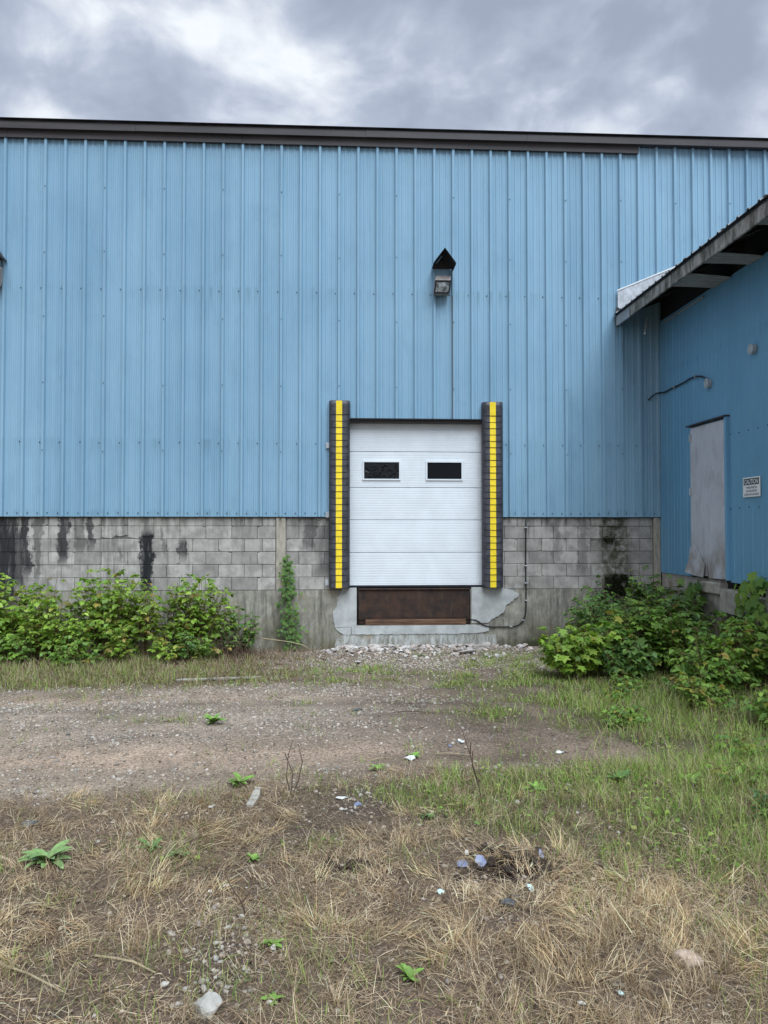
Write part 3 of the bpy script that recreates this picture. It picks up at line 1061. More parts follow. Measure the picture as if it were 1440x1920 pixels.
def pleat_mesh(h, w, dep, first=False, seed=0):
    """hanging pleat: top edge tucked in, bottom lip flared; bottom corners swept up"""
    rnd = random.Random(seed)
    mb = MB()
    n = 13
    lift = rnd.uniform(0.016, 0.027)
    skew = rnd.uniform(-.008, .008)
    top = 0.0 if first else 0.03
    for s in PL_ROWS:
        g = pleat_g(s, first)
        ring = pleat_ring(w, dep * g, n)
        for k, (x, y) in enumerate(ring):
            a = abs(-1 + 2 * k / (n - 1))
            up = (lift + skew * (1 if x > 0 else -1)) * max(0, (a - 0.35) / 0.65) ** 1.8 * (s ** 2)
            mb.v.append((x, y, top - (h + top) * s + up))
    m_ = len(PL_ROWS)
    i0 = len(mb.v)
    mb.v += mb.v[(m_ - 1) * n:m_ * n]                           # own edge for the underside, so the lip stays crisp
    for k, (x, y) in enumerate(pleat_ring(w * 0.985, dep * 0.86, n)):
        mb.v.append((x, y, mb.v[i0 + k][2] + 0.004))
    for q in range(m_ - 1):
        for k in range(n - 1):
            i = q * n + k
            mb.f.append((i, i + n, i + n + 1, i + 1))
    for k in range(n - 1):
        i = i0 + k
        mb.f.append((i, i + n, i + n + 1, i + 1))
    if first:
        mb.f.append(tuple(range(n)))
    return mb


def stripe_mesh(h, w, dep, xs, sw, first=False):
    mb = MB()
    top = 0.0 if first else 0.03
    rows = (0.03, 0.3, 0.7, 1.0) if first else (0.30, 0.7, 1.0)
    for s in rows:
        for x in (xs - sw / 2, xs + sw / 2):
            mb.v.append((x, -dep * pleat_g(s, first) - 0.003, top - (h + top) * s + 0.001))
    for q in range(len(rows) - 1):
        i = q * 2
        mb.f.append((i, i + 2, i + 3, i + 1))
    return mb


def dock_seal(xc, w, label, brackets, seedk):
    at = (xc, -0.02, SEAL_Z0)
    t = thing('dock_seal', at, label, 'dock seal', 'dock seal pads beside the door')
    obj('backing_board', MB().box(xc - w / 2 + 0.008, xc + w / 2 - 0.004, -0.05, -0.004, SEAL_Z0 - 0.012, SEAL_Z1 - 0.03), MT['black_trim'], t)
    dep = 0.135
    h1 = 0.226
    n = 28
    h = (SEAL_Z1 - SEAL_Z0 - h1) / (n - 1)
    vars_ = [pleat_mesh(h, w, dep, False, seedk + q).mesh('pleat') for q in range(6)]
    first = pleat_mesh(h1, w, dep, True).mesh('pleat')
    xs = -0.008
    sm_ = stripe_mesh(h, w, dep, xs, 0.096).mesh('yellow_stripe')
    sf_ = stripe_mesh(h1, w, dep, xs, 0.096, True).mesh('yellow_stripe')
    for me in vars_ + [first]:
        fix_normals(me)
        smooth(me)
        me.materials.append(MT['fabric'])
    for me in (sm_, sf_):
        me.materials.append(MT['yellow'])
    z = SEAL_Z1
    for k in range(n):
        p = inst('pleat', first if k == 0 else random.choice(vars_), t, (xc, -0.02, z),
                 (random.uniform(-.01, .01), random.uniform(-.012, .012) if k else 0, 0))
        inst('yellow_stripe', sf_ if k == 0 else sm_, p, (xc, -0.02, z))
        z -= h1 if k == 0 else h
    for bx, bz, s in brackets:
        obj('bracket', MB().box(bx - 0.026, bx + 0.026, -0.046, -0.041, bz - 0.045, bz + 0.045), MT['galv'], t, bev=0.002)
    return t


dock_seal(0.026, 0.335, 'black pleated dock seal with yellow stripe, left of the white door', ((-0.165, 3.115, 1), (-0.165, 2.005, 1), (-0.172, 0.925, 1)), 1)
dock_seal(2.495, 0.340, 'black pleated dock seal with yellow stripe, right of the white door', (), 40)

# ------------------------------------------------------------------ dock leveler in the pit
dl = thing('dock_leveler', (1.23, 0.0, PZ0), 'rusty brown steel tread plate in the pit under the white door', 'dock leveler')
obj('pit_back', MB().box(PX0, PX1, 0.12, 0.155, PZ0, PZ1), MT['void_shade'], dl)
tp = obj('tread_plate', MB().box(0.335, 2.135, 0.035, 0.05, 0.345, 0.800), MT['rust'], dl, bev=0.003)
mb = MB()
for q in range(17):
    for k in range(66):
        x, z = 0.36 + 0.027 * k + (0.0135 if q % 2 else 0), 0.365 + 0.0256 * q
        if x > 2.11:
            continue
        s = 1 if (k + q) % 2 else -1
        a, b_ = 0.008, 0.0032
        mb.quad((x - a, 0.0348, z - s * a), (x + s * 0 + b_, 0.0318, z - s * b_), (x + a, 0.0348, z + s * a), (x - b_, 0.0318, z + s * b_))
tag(obj('raised_treads', mb, MT['rust'], tp), kind='stuff')
obj('hinge_bar', MB().box(0.33, 2.14, 0.006, 0.05, 0.803, 0.822).tube([(0.33, 0.03, 0.796), (2.14, 0.03, 0.796)], 0.009, 8), MT['rust'], dl)
obj('front_angle', MB().box(0.335, 2.135, 0.012, 0.052, 0.325, 0.342), MT['rust'], dl)
obj('lower_rail', MB().box(0.335, 2.135, 0.042, 0.056, 0.255, 0.325), MT['rust'], dl)
obj('timber', MB().box(0.445, 2.068, -0.006, 0.041, 0.234, 0.322), MT['timber'], dl, bev=0.004)
obj('wear_board', MB().box(1.02, 1.98, -0.012, -0.0065, 0.262, 0.300), MT['timber'], dl)

# ------------------------------------------------------------------ cable on the wall
cab = thing('power_cable', (3.05, -0.02, 0.2), 'black cable clipped down the block wall and into the pit', 'cable')
cp = [(3.056, 0.000, 1.96), (3.054, 0.0, 1.7), (3.050, 0.002, 1.2), (3.052, -0.004, 0.80), (3.048, -0.014, 0.62), (3.046, -0.014, 0.45), (3.030, -0.015, 0.36),
      (2.985, -0.016, 0.275), (2.92, -0.016, 0.222), (2.84, -0.016, 0.20), (2.70, -0.016, 0.196), (2.50, -0.016, 0.197), (2.40, -0.018, 0.208), (2.33, -0.022, 0.235),
      (2.275, -0.024, 0.28), (2.225, -0.022, 0.308), (2.158, -0.006, 0.312), (2.13, 0.02, 0.31)]
obj('cable_run', MB().tube(cp, 0.0105, 8), MT['cable'], cab, sm=True)
for x, z in ((3.055, 1.80), (3.049, 1.18), (3.05, 0.90), (3.047, 0.62), (2.80, 0.199), (3.0, 0.30)):
    obj('clip', MB().box(x - 0.022, x + 0.022, -0.030, -0.002 if z < 0.8 else 0.022, z - 0.008, z + 0.008), MT['galv'], cab, bev=0.002)

# ------------------------------------------------------------------ flood lamps with gable hood


def flood_lamp(xc, label, wire):
    t = thing('flood_lamp', (xc, -0.01, 5.55), label, 'lamp', 'flood lamps under gable hoods')
    hw, zr, ze, d = 0.172, 6.215, 5.985, 0.40
    h = MB()
    for s in (-1, 1):
        a, b_, c, e = (xc, -d, zr), (xc + s * hw, -d, ze), (xc + s * hw, -0.03, ze), (xc, -0.03, zr)
        th = 0.004
        up = lambda p: (p[0] + s * th * .8, p[1], p[2] + th * .6)
        h.quad(a, b_, c, e).quad(up(a), up(e), up(c), up(b_))
        h.quad(a, up(a), up(b_), b_).quad(b_, up(b_), up(c), c)
        h.quad(b_, (xc + s * (hw + 0.006), -d + 0.004, ze - 0.025), (xc + s * (hw + 0.006), -0.03, ze - 0.025), c)
    h.prism([(xc - hw + .012, ze + .004), (xc + hw - .012, ze + .004), (xc, zr - .012)], 'y', -0.076, -0.070)  # dark gable plate stands in for the shade inside the hood
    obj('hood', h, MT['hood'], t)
    obj('back_plate', MB().box(xc - 0.10, xc + 0.10, -0.066, -0.059, 5.62, 5.99), MT['blue'], t, bev=0.002)
    obj('arm', MB().box(xc - 0.03, xc + 0.03, -0.12, -0.0665, 5.70, 5.78), MT['tan_metal'], t, bev=0.006)
    body = MB()
    prof = [(-0.07, 5.86), (-0.13, 5.865), (-0.215, 5.765), (-0.165, 5.555), (-0.10, 5.545), (-0.07, 5.60)]
    i = len(body.v)
    sk = [0.022, 0.022, 0.0, -0.02, -0.02, 0.0]
    for s in (-1, 1):
        for (y, z), k in zip(prof, sk):
            hw_ = 0.122 if z > 5.8 else 0.128
            body.v.append((xc - 0.01 + s * hw_ + k, y, z))
    n = len(prof)
    body.f += [tuple(range(n)), tuple(range(2 * n - 1, n - 1, -1))]
    for k in range(n):
        q = (k + 1) % n
        body.f.append((k, k + n, q + n, q))
    hb = obj('housing', body, MT['tan_metal'], t, bev=0.006)
    A, B = Vector((0, -0.2155, 5.755)), Vector((0, -0.1675, 5.560))
    up = (A - B).normalized()
    nr = Vector((0, -up.z, up.y)).normalized()
    if nr.y > 0:
        nr = -nr
    cx = xc - 0.014
    def F(u, v, o):                                     # a point on the lens facet
        p = B + (A - B) * v + nr * o
        return (cx + u + (v - 0.5) * 0.02, p.y, p.z)
    fr = MB()
    for u0, u1, v0, v1 in ((-.128, .128, -.02, .11), (-.128, .128, .90, 1.02), (-.128, -.105, .11, .90), (.105, .128, .11, .90)):
        fr.quad(F(u0, v0, .012), F(u1, v0, .012), F(u1, v1, .012), F(u0, v1, .012))
        fr.quad(F(u0, v0, .001), F(u0, v1, .001), F(u1, v1, .001), F(u1, v0, .001))
        for p, q in (((u0, v0), (u1, v0)), ((u1, v0), (u1, v1)), ((u1, v1), (u0, v1)), ((u0, v1), (u0, v0))):
            fr.quad(F(*p, .012), F(*p, .001), F(*q, .001), F(*q, .012))
    obj('lens_frame', fr, MT['black_trim'], t)
    ln = MB()
    nn = 8
    for q in range(nn + 1):
        for k in range(nn + 1):
            u, v = -0.105 + 0.21 * k / nn, 0.11 + 0.79 * q / nn
            ln.v.append(F(u, v, 0.003 + 0.012 * (1 - ((k / nn - .5) * 2) ** 2) * (1 - ((q / nn - .5) * 2) ** 2)))
    for q in range(nn):
        for k in range(nn):
            i = q * (nn + 1) + k
            ln.f.append((i, i + 1, i + nn + 2, i + nn + 1))
    obj('lens', ln, MT['lens'], t, sm=True)
    if wire:
        obj('wire', MB().tube([(1.852, -0.062, 5.56), (1.853, -0.062, 4.6), (1.852, -0.062, 3.56)], 0.0055, 5), MT['deadstem'], t)
    return t


flood_lamp(1.683, 'flood lamp under a dark gable hood high above the white door', True)
flood_lamp(-5.37, 'flood lamp under a dark gable hood at the far left edge of the blue wall', False)

# ------------------------------------------------------------------ annex on the right
AX = 5.30
annex = thing('annex', (AX + 2.0, -3.5, -0.1), 'darker blue metal-clad annex with a sagging eave, right of the loading door', 'annex')


def annex_panel(ya, yb, z0, z1):
    """sheet between y=ya and y=yb (yb < ya), shallow ribs"""
    mb = MB()
    P = []
    y = ya
    pts = [ya]
    k = math.floor(-ya / 0.2286)
    prof = []
    while True:
        c = -(k * 0.2286 + 0.06)
        for o, d in ((0.020, 0.0), (0.010, 0.007), (-0.010, 0.007), (-0.020, 0.0), (-0.095, 0.0), (-0.10, 0.003), (-0.125, 0.003), (-0.13, 0.0)):
            prof.append((c + o, d))
        k += 1
        if c < yb - 0.3:
            break
    prof = [(p, d) for p, d in prof if yb < p < ya]
    prof = [(ya, prof[0][1] if prof else 0)] + prof + [(yb, 0.0)]
    for (a, da), (b_, db) in zip(prof[:-1], prof[1:]):
        mb.quad((AX - da, a, z0), (AX - db, b_, z0), (AX - db, b_, z1), (AX - da, a, z1))
    return mb


for ya, yb, z0, z1 in ((0.0, -1.140, 1.066, 5.2), (-1.1405, -2.250, 3.295, 5.2), (-2.2505, -3.1, 1.052, 5.2), (-3.1005, -4.015, 1.06, 5.2), (-4.0155, -4.93, 1.06, 5.2), (-4.9305, -5.85, 1.06, 5.2), (-5.8505, -7.0, 1.06, 5.2)):
    obj('siding_panel', annex_panel(ya, yb, z0, z1), MT['annex_blue'], annex)
obj('wall_core', MB().box(AX + 0.03, AX + 0.10, -7.0, -0.02, 1.07, 5.55), MT['void_shade'], annex)  # near-black above the sheets, painting the deep shade under the eave
obj('end_wall', MB().box(AX + 0.005, 10.5, -7.1, -7.001, 1.07, 5.55), MT['annex_blue'], annex)
mb = MB()
for z, r in ((3.05, 0), (2.05, 0)):
    for k in range(8):
        y = -2.28 - 0.2286 * k * 1.0
        i = len(mb.v)
        mb.tube([(AX - 0.0, y, z + random.uniform(-.01, .01)), (AX - 0.008, y, z)], 0.010, 6)
tag(obj('screw_heads', mb, MT['screw'], annex), kind='stuff')
# plinth under the sheets
obj('plinth', MB().box(AX + 0.008, AX + 0.10, -1.95, -0.02, -0.3, 1.062), MT['oldcon'], annex, bev=0.008)
obj('sill_beam', MB().box(AX - 0.06, AX + 0.09, -2.02, -1.12, 0.86, 1.03), MT['oldcon'], annex, bev=0.02)
obj('underfloor_shade', MB().box(AX + 0.2, AX + 0.3, -7.0, -1.96, -0.3, 1.06), MT['void_shade'], annex)  # near-black sheet standing in for the shade beneath the annex
for k, y in enumerate((-3.0, -4.6, -6.2)):
    obj('pier', MB().box(AX - 0.02, AX + 0.19, y - 0.16, y + 0.16, -0.2, 0.62 + 0.02 * k), MT['oldcon'], annex, bev=0.02)
for k, (a, b_, z0, z1) in enumerate(((-2.03, -2.62, 0.66, 0.95), (-2.64, -3.2, 0.70, 0.90), (-3.22, -4.4, 0.70, 1.04), (-4.41, -6.9, 0.70, 1.04))):
    mb = MB().prism(jag([(a, z0, 1), (b_, z0 - 0.04, 1), (b_, z1, 1), (a, z1, 1)], 0.02, 0.09), 'x', AX - 0.05 - 0.01 * k, AX + 0.16)
    obj('broken_sill', mb, MT['oldcon'], annex)

# boarded door
mb = MB().prism([(-1.165, 1.45), (-1.165, 3.278), (-2.195, 3.272), (-2.195, 1.085), (-1.70, 1.075), (-1.665, 1.36), (-1.645, 1.10), (-1.15, 1.115), (-1.125, 1.30)], 'x', AX - 0.034, AX - 0.016)
door2 = obj('boarded_door', mb, MT['plywood'], annex)
mb = MB()
F0 = [(-1.15, 1.50), (-1.125, 1.30), (-1.06, 1.13), (-1.35, 1.095), (-1.61, 1.08), (-1.625, 1.26), (-1.47, 1.40), (-1.29, 1.58)]
out = [0.0, .015, .05, .04, .03, .012, .004, 0.0]
i = len(mb.v)
mb.v += [(AX - 0.045 - o, y, z) for (y, z), o in zip(F0, out)] + [(AX - 0.041 - o, y, z) for (y, z), o in zip(F0, out)]
n = len(F0)
mb.f += [tuple(range(n)), tuple(range(2 * n - 1, n - 1, -1))]
for k in range(n):
    q = (k + 1) % n
    mb.f.append((k, k + n, q + n, q))
obj('peeled_ply', mb, MT['plywood'], door2)
for z in (3.13, 2.33):
    obj('hinge', MB().box(AX - 0.046, AX - 0.035, -1.21, -1.17, z - 0.05, z + 0.05).tube([(AX - 0.044, -1.160, z - 0.055), (AX - 0.044, -1.160, z + 0.055)], 0.009, 8), MT['galv'], door2)
obj('door_jamb', MB().box(AX - 0.05, AX + 0.02, -2.255, -2.197, 1.075, 3.30), MT['annex_blue'], annex, bev=0.003)
obj('door_jamb', MB().box(AX - 0.03, AX + 0.02, -1.160, -1.142, 1.075, 3.28), MT['annex_blue'], annex, bev=0.003)
obj('drip_cap', MB().box(AX - 0.075, AX + 0.02, -2.27, -1.10, 3.302, 3.322), MT['brown_trim'], annex)

# eave: fascia boards, soffit sheets, rafters, roof sheet, flashing
FX = 4.56
for a, b_, dz in ((-0.05, -0.62, 0.0), (-0.622, -3.05, 0.004), (-3.052, -5.2, -0.004), (-5.202, -7.3, 0.0)):
    mt = MT['galv'] if a > -0.1 else MT['fascia']
    mt = M('grey_fascia_paint', (0.36, 0.38, 0.40), 0.7, 0.15, 8) if a > -0.1 else mt
    obj('fascia_board', MB().box(FX, FX + 0.03, b_, a, 5.108 + dz, 5.275 + dz), mt, annex, bev=0.004)
for ya, yb, sag in ((-1.86, -2.42, 0.03), (-2.80, -3.20, 0.02), (-4.05, -4.9, 0.02), (-4.92, -6.0, 0.0)):
    mb = MB()
    n = 6
    for q in range(n + 1):
        for k in range(3):
            x = FX + 0.035 + (AX - 0.02 - FX - 0.035) * q / n
            y = ya + (yb - ya) * k / 2
            z = 5.190 - sag * 0.6 * (q / n) ** 2 - 0.010 * q / n
            mb.v.append((x, y - 0.05 * (q / n) * (k == 0) + 0.03 * (q / n) * (k == 2), z))
    for q in range(n):
        for k in range(2):
            i = q * 3 + k
            mb.f.append((i, i + 1, i + 4, i + 3))
    i0 = len(mb.v)
    mb.v += [(x, y, z + 0.008) for x, y, z in mb.v]
    mb.f += [tuple(i0 + k for k in f_[::-1]) for f_ in list(mb.f)]
    obj('soffit_sheet', mb, MT['soffit'], annex)
mb = MB().prism(jag([(FX + .06, -3.98, 1), (FX + .06, -4.5), (FX + .40, -4.5, 1), (FX + .36, -4.15, 1), (FX + .2, -4.05, 1)], 0.03, 0.06), 'z', 5.196, 5.206)
obj('torn_soffit', mb, MT['sign_white'], annex)
for k in range(12):
    y = -0.2 - 0.61 * k
    obj('rafter', MB().prism([(FX + 0.035, 5.215), (AX + 0.4, 5.215 + 0.41 * 1.10), (AX + 0.4, 5.215 + 0.41 * 1.10 + .1), (FX + 0.035, 5.30 - 0.01)], 'y', y, y - 0.04), MT['void_shade'], annex)
RS = 0.423


def roof_mesh():
    mb = MB()
    x0, x1 = FX - 0.045, 10.5
    y = -0.035
    prof = []
    while y > -7.35:
        prof += [(y, 0.0), (y - 0.085, 0.0), (y - 0.100, 0.022), (y - 0.125, 0.022), (y - 0.140, 0.0)]
        y -= 0.225
    for (a, da), (b_, db) in zip(prof[:-1], prof[1:]):
        for o in (0.0, 0.006):
            mb.quad((x0, a, 5.285 + da + o), (x0, b_, 5.285 + db + o), (x1, b_, 5.285 + RS * (x1 - x0) + db + o), (x1, a, 5.285 + RS * (x1 - x0) + da + o))
        mb.quad((x0, a, 5.285 + da), (x0, b_, 5.285 + db), (x0, b_, 5.291 + db), (x0, a, 5.291 + da))
    return mb


obj('roof_sheet', roof_mesh(), MT['roofmetal'], annex)
obj('eave_gap_shade', MB().box(FX - 0.010, FX - 0.002, -7.3, -0.04, 5.268, 5.284), MT['hood'], annex)  # dark strip painted in for the shaded gap under the roof sheet
obj('flashing', MB().prism([(4.585, 5.42), (4.585, 5.685), (6.6, 5.685 + 0.423 * 2.015), (6.6, 5.42 + 0.423 * 2.015), (4.66, 5.36)], 'y', -0.068, -0.061), MT['galv'], annex)
obj('flashing_lip', MB().prism([(4.575, 5.684), (4.575, 5.704), (6.6, 5.704 + 0.423 * 2.02), (6.6, 5.684 + 0.423 * 2.02)], 'y', -0.078, -0.056), MT['sign_white'], annex)
obj('fascia_end', MB().box(FX - 0.004, FX + 0.05, -0.056, -0.050, 5.10, 5.42), MT['brown_trim'], annex)
for y in (-2.05, -2.62, -3.6, -4.5):
    a = obj('gutter_strap', MB().box(FX - 0.055, FX - 0.013, y - 0.075, y, 5.300, 5.304), MT['galv'], annex)
obj('conduit_pipe', MB().tube([(AX - 0.03, -0.30, 5.12), (AX - 0.03, -1.62, 5.13)], 0.014, 8), MT['soffit'], annex)

hs = thing('hanging_lath', (4.92, -0.42, 4.88), 'thin broken lath hanging from the dark eave corner', 'lath')
obj('strip', MB().prism([(4.875, 4.90), (4.893, 4.90), (4.935, 5.14), (4.918, 5.14)], 'y', -0.425, -0.415), MT['greywood'], hs)
obj('torn_end', MB().prism([(4.866, 4.885), (4.905, 4.885), (4.897, 4.915), (4.872, 4.915)], 'y', -0.430, -0.4255), MT['sign_white'], hs)

# junction boxes, conduit


def junction(y, z, label, stub):
    t = thing('junction_box', (AX - 0.02, y, z), label, 'junction box')
    mb = MB().tube([(AX - 0.008, y, z), (AX - 0.055, y, z)], 0.062, 18)
    obj('box', mb, MT['grey_box'], t)
    c = obj('cover', MB().tube([(AX - 0.0555, y, z), (AX - 0.064, y, z)], 0.066, 18), MT['grey_box'], t)
    for s in (-1, 1):
        obj('cover_screw', MB().tube([(AX - 0.0645, y, z + s * 0.04), (AX - 0.069, y, z + s * 0.04)], 0.007, 6), MT['screw'], c)
    if stub:
        obj('connector', MB().tube([(AX - 0.035, y + 0.03, z + 0.05), (AX - 0.035, y + 0.045, z + 0.085)], 0.016, 8), MT['grey_box'], t)


junction(-2.915, 4.062, 'round grey junction box alone on the annex wall under the eave', False)
junction(-1.735, 3.845, 'round grey junction box at the end of the bent black conduit', True)
cd = thing('conduit', (5.25, -0.3, 3.99), 'bent black conduit sagging across the annex wall to a junction box', 'conduit')
obj('conduit_run', MB().tube([(5.09, -0.05, 3.895), (5.15, -0.05, 3.955), (5.22, -0.055, 4.005), (AX - 0.03, -0.10, 4.01), (AX - 0.03, -0.28, 3.987), (AX - 0.028, -0.45, 4.0), (AX - 0.028, -0.95, 4.01),
                              (AX - 0.028, -1.15, 4.03), (AX - 0.03, -1.36, 4.028), (AX - 0.033, -1.55, 3.985), (AX - 0.035, -1.69, 3.93)], 0.012, 8), MT['cable'], cd, sm=True)
for y, z in ((-0.62, 4.003), (-1.34, 4.03)):
    obj('strap', MB().box(AX - 0.043, AX - 0.001, y - 0.012, y + 0.012, z - 0.017, z + 0.017), MT['galv'], cd)

# caution sign
sg = thing('caution_sign', (AX, -2.84, 2.18), 'small white caution sign with black header on the blue annex wall', 'sign')
SX = AX - 0.022
sc_t = R(1.0)
obj('board', MB().box(SX - 0.003, SX + 0.004, -3.042, -2.632, 2.182, 2.437), MT['sign_white'], sg, bev=0.0015)
hd = obj('header', MB().box(SX - 0.0045, SX - 0.0032, -3.018, -2.656, 2.338, 2.419), MT['ink'], sg)


def lettering(name, body, yc, zc, width, height, mat_, parent, x):
    cu = bpy.data.curves.new(name, 'FONT')
    cu.body = body
    cu.size = 1.0
    cu.align_x = 'CENTER'
    cu.offset = 0.018
    tmp = bpy.data.objects.new(name, cu)
    COL.objects.link(tmp)
    bpy.context.view_layer.update()
    me = bpy.data.meshes.new_from_object(tmp.evaluated_get(bpy.context.evaluated_depsgraph_get()))
    bpy.data.objects.remove(tmp)
    v = np.empty(len(me.vertices) * 3)
    me.vertices.foreach_get('co', v)
    v = v.reshape(-1, 3)
    lo, hi = v.min(0), v.max(0)
    u = (v[:, 0] - (lo[0] + hi[0]) / 2) / (hi[0] - lo[0]) * width
    w = (v[:, 1] - (lo[1] + hi[1]) / 2) / (hi[1] - lo[1]) * height
    P = np.stack([np.full(len(u), x), yc - u, zc + w], -1) - np.array(org(parent))
    me.vertices.foreach_set('co', P.astype(np.float32).ravel())
    me.update()
    me.name = name
    me.materials.clear()
    me.materials.append(mat_)
    return link(bpy.data.objects.new(name, me), parent, org(parent))


lettering('lettering', 'CAUTION', -2.837, 2.3785, 0.325, 0.058, MT['sign_white'], hd, SX - 0.0052)
for k, (s, w) in enumerate((('WHEELS MUST BE', 0.255), ('CHOCKED BEFORE', 0.255), ('LOADING AND UNLOADING', 0.345))):
    lettering('lettering', s, -2.837, 2.303 - 0.044 * k, w, 0.027, MT['ink'], sg, SX - 0.0036)

# ------------------------------------------------------------------ stones and rubble
import bmesh


def stone_mesh(seed, sub=2, flat=0.65, rough=0.22, angular=True, cut=(0.55, 0.85)):
    rnd = np.random.default_rng(seed)
    bm = bmesh.new()
    bmesh.ops.create_icosphere(bm, subdivisions=sub, radius=1.0)
    v = np.array([p.co[:] for p in bm.verts])
    if angular:
        for _ in range(9):
            n = rnd.normal(size=3)
            n /= np.linalg.norm(n)
            d = rnd.uniform(*cut)
            s = v @ n
            v = v - np.outer(np.clip(s - d, 0, None), n)
    v *= np.array([1.0, rnd.uniform(0.6, 0.9), flat * rnd.uniform(0.8, 1.15)])
    v += rough * 0.25 * (fbm(v[:, 0] * 1.7 + seed, v[:, 1] * 1.7 + v[:, 2] * 1.3, seed % 30, 3)[:, None] - 0.5) * v
    v[:, 2] -= v[:, 2].min()
    for p, q in zip(bm.verts, v):
        p.co = q
    me = bpy.data.meshes.new('stone')
    bm.to_mesh(me)
    bm.free()
    return me


STN = []
for k, c in enumerate(((0.50, 0.45, 0.41), (0.42, 0.35, 0.31), (0.56, 0.52, 0.49), (0.38, 0.32, 0.29), (0.47, 0.38, 0.33), (0.30, 0.26, 0.23), (0.52, 0.45, 0.41), (0.43, 0.39, 0.37))):
    me = stone_mesh(100 + k, 2, 0.42, cut=(0.38, 0.72))
    me.materials.append(M('rubble_stone_%d' % k, c, 0.92, 0.2, 9, 0.4, 50))
    STN.append(me)
for k in range(270):
    while True:
        x, y = random.uniform(-0.35, 3.0), -0.08 - abs(random.gauss(0, 0.42))
        if y > -1.5 and random.random() < (1.0 if 0.05 < x < 2.3 else 0.45):
            break
    s = random.uniform(0.032, 0.075) * (1.3 if random.random() < 0.2 else 1)
    o = inst('rubble_stone', random.choice(STN), None, (x, y, float(gh(x, y)) - 0.010 + random.uniform(0, 0.02)),
             (random.uniform(-.5, .5), random.uniform(-.5, .5), random.uniform(0, 6.3)), (s, s, s))
    tag(o, 'pale angular rubble stone in the pile along the wall under the loading door', 'stone', 'rubble under the loading door')

for x, y, s, sq, label in ((1.95, -0.75, 0.16, 0.5, 'largest flat pale rubble slab, right end of the pile under the door'),
                           (0.15, -0.20, 0.17, 0.8, 'tilted grey concrete slab against the wall under the left dock seal'),
                           (0.55, -0.28, 0.14, 0.7, 'brownish flat rubble slab just left of the pit centre'),
                           (2.35, -0.22, 0.10, 0.9, 'white rubble lump against the wall right of the pit')):
    me = stone_mesh(int(x * 100) + 3, 2, 0.35 * sq + .1)
    me.materials.append(M('slab_stone', (0.44, 0.39, 0.35), 0.9, 0.2, 8, 0.4, 50))
    tag(inst('rubble_slab', me, None, (x, y, float(gh(x, y)) - 0.01), (random.uniform(-.25, .25), random.uniform(-.2, .2), random.uniform(-.4, .4)), (s, s, s)), label, 'stone')

me = stone_mesh(914, 3, 0.95, 0.7, cut=(0.62, 0.86))
me.materials.append(MT['boulder'])
tag(inst('boulder', me, None, (-0.468, -9.47, float(gh(-0.468, -9.47)) - 0.03), (0.15, -0.10, 0.3), (0.058, 0.062, 0.056)), 'pale grey fist-sized stone at the bottom edge of the yard', 'stone')
me = stone_mesh(902, 3, 0.6, 0.5, cut=(0.68, 0.9))
smooth(me)
me.materials.append(MT['pinkrock'])
tag(inst('flat_rock', me, None, (1.41, -9.28, float(gh(1.41, -9.28)) - 0.008), (0.1, 0.1, -0.3), (0.062, 0.055, 0.06)), 'flat pinkish rock sunk in dry grass at lower right', 'stone')
CB = []
for k, c in enumerate(((0.36, 0.32, 0.27), (0.28, 0.235, 0.20), (0.43, 0.39, 0.34))):
    me = stone_mesh(300 + k, 2, 0.7, 0.4)
    smooth(me)
    me.materials.append(M('pebble_%d' % k, c, 0.9, 0.2, 18, 0.3, 60))
    CB.append(me)
for k in range(46):
    if k < 30:
        x, y = -0.45 + random.gauss(0, 0.13), -9.0 + random.gauss(0, 0.28)
    else:
        x, y = random.choice(((0.78, -8.92), (0.70, -8.86), (0.15, -7.2), (0.05, -7.5), (-0.2, -9.38), (0.4, -9.4))) + np.array([random.gauss(0, .06), random.gauss(0, .05)])
    s = random.uniform(0.011, 0.024)
    tag(inst('pebble', random.choice(CB), None, (float(x), float(y), float(gh(x, y)) - 0.003), (random.uniform(-.3, .3), 0, random.uniform(0, 6.3)), (s, s * .9, s)),
        'small rounded pebble on the bare gravelly soil in the foreground', 'pebble', 'pebbles on bare soil')

# gravel: uncountable
ICO_V = []
bm = bmesh.new()
bmesh.ops.create_icosphere(bm, subdivisions=1, radius=1.0)
ICO_V = np.array([v.co[:] for v in bm.verts])
ICO_F = np.array([[v.index for v in f.verts] for f in bm.faces])
bm.free()


def scatter(tv, tf, P, S, az, tilt=None):
    """P (n,3), S (n,3), rotation about z (n), small tilt"""
    n = len(P)
    c, s = np.cos(az), np.sin(az)
    v = tv[None] * S[:, None, :]
    if tilt is not None:
        ct, st = np.cos(tilt)[:, None], np.sin(tilt)[:, None]
        v = np.stack([v[..., 0], v[..., 1] * ct - v[..., 2] * st, v[..., 1] * st + v[..., 2] * ct], -1)
    v = np.stack([v[..., 0] * c[:, None] - v[..., 1] * s[:, None], v[..., 0] * s[:, None] + v[..., 1] * c[:, None], v[..., 2]], -1) + P[:, None, :]
    F = tf[None] + (np.arange(n) * len(tv))[:, None, None]
    return v.reshape(-1, 3), F.reshape(-1, tf.shape[1])


def in_view(x, y, mar=1.0):
    d = y + 12.35
    return (x > -0.43 * d - mar) & (x < 0.60 * d + mar)


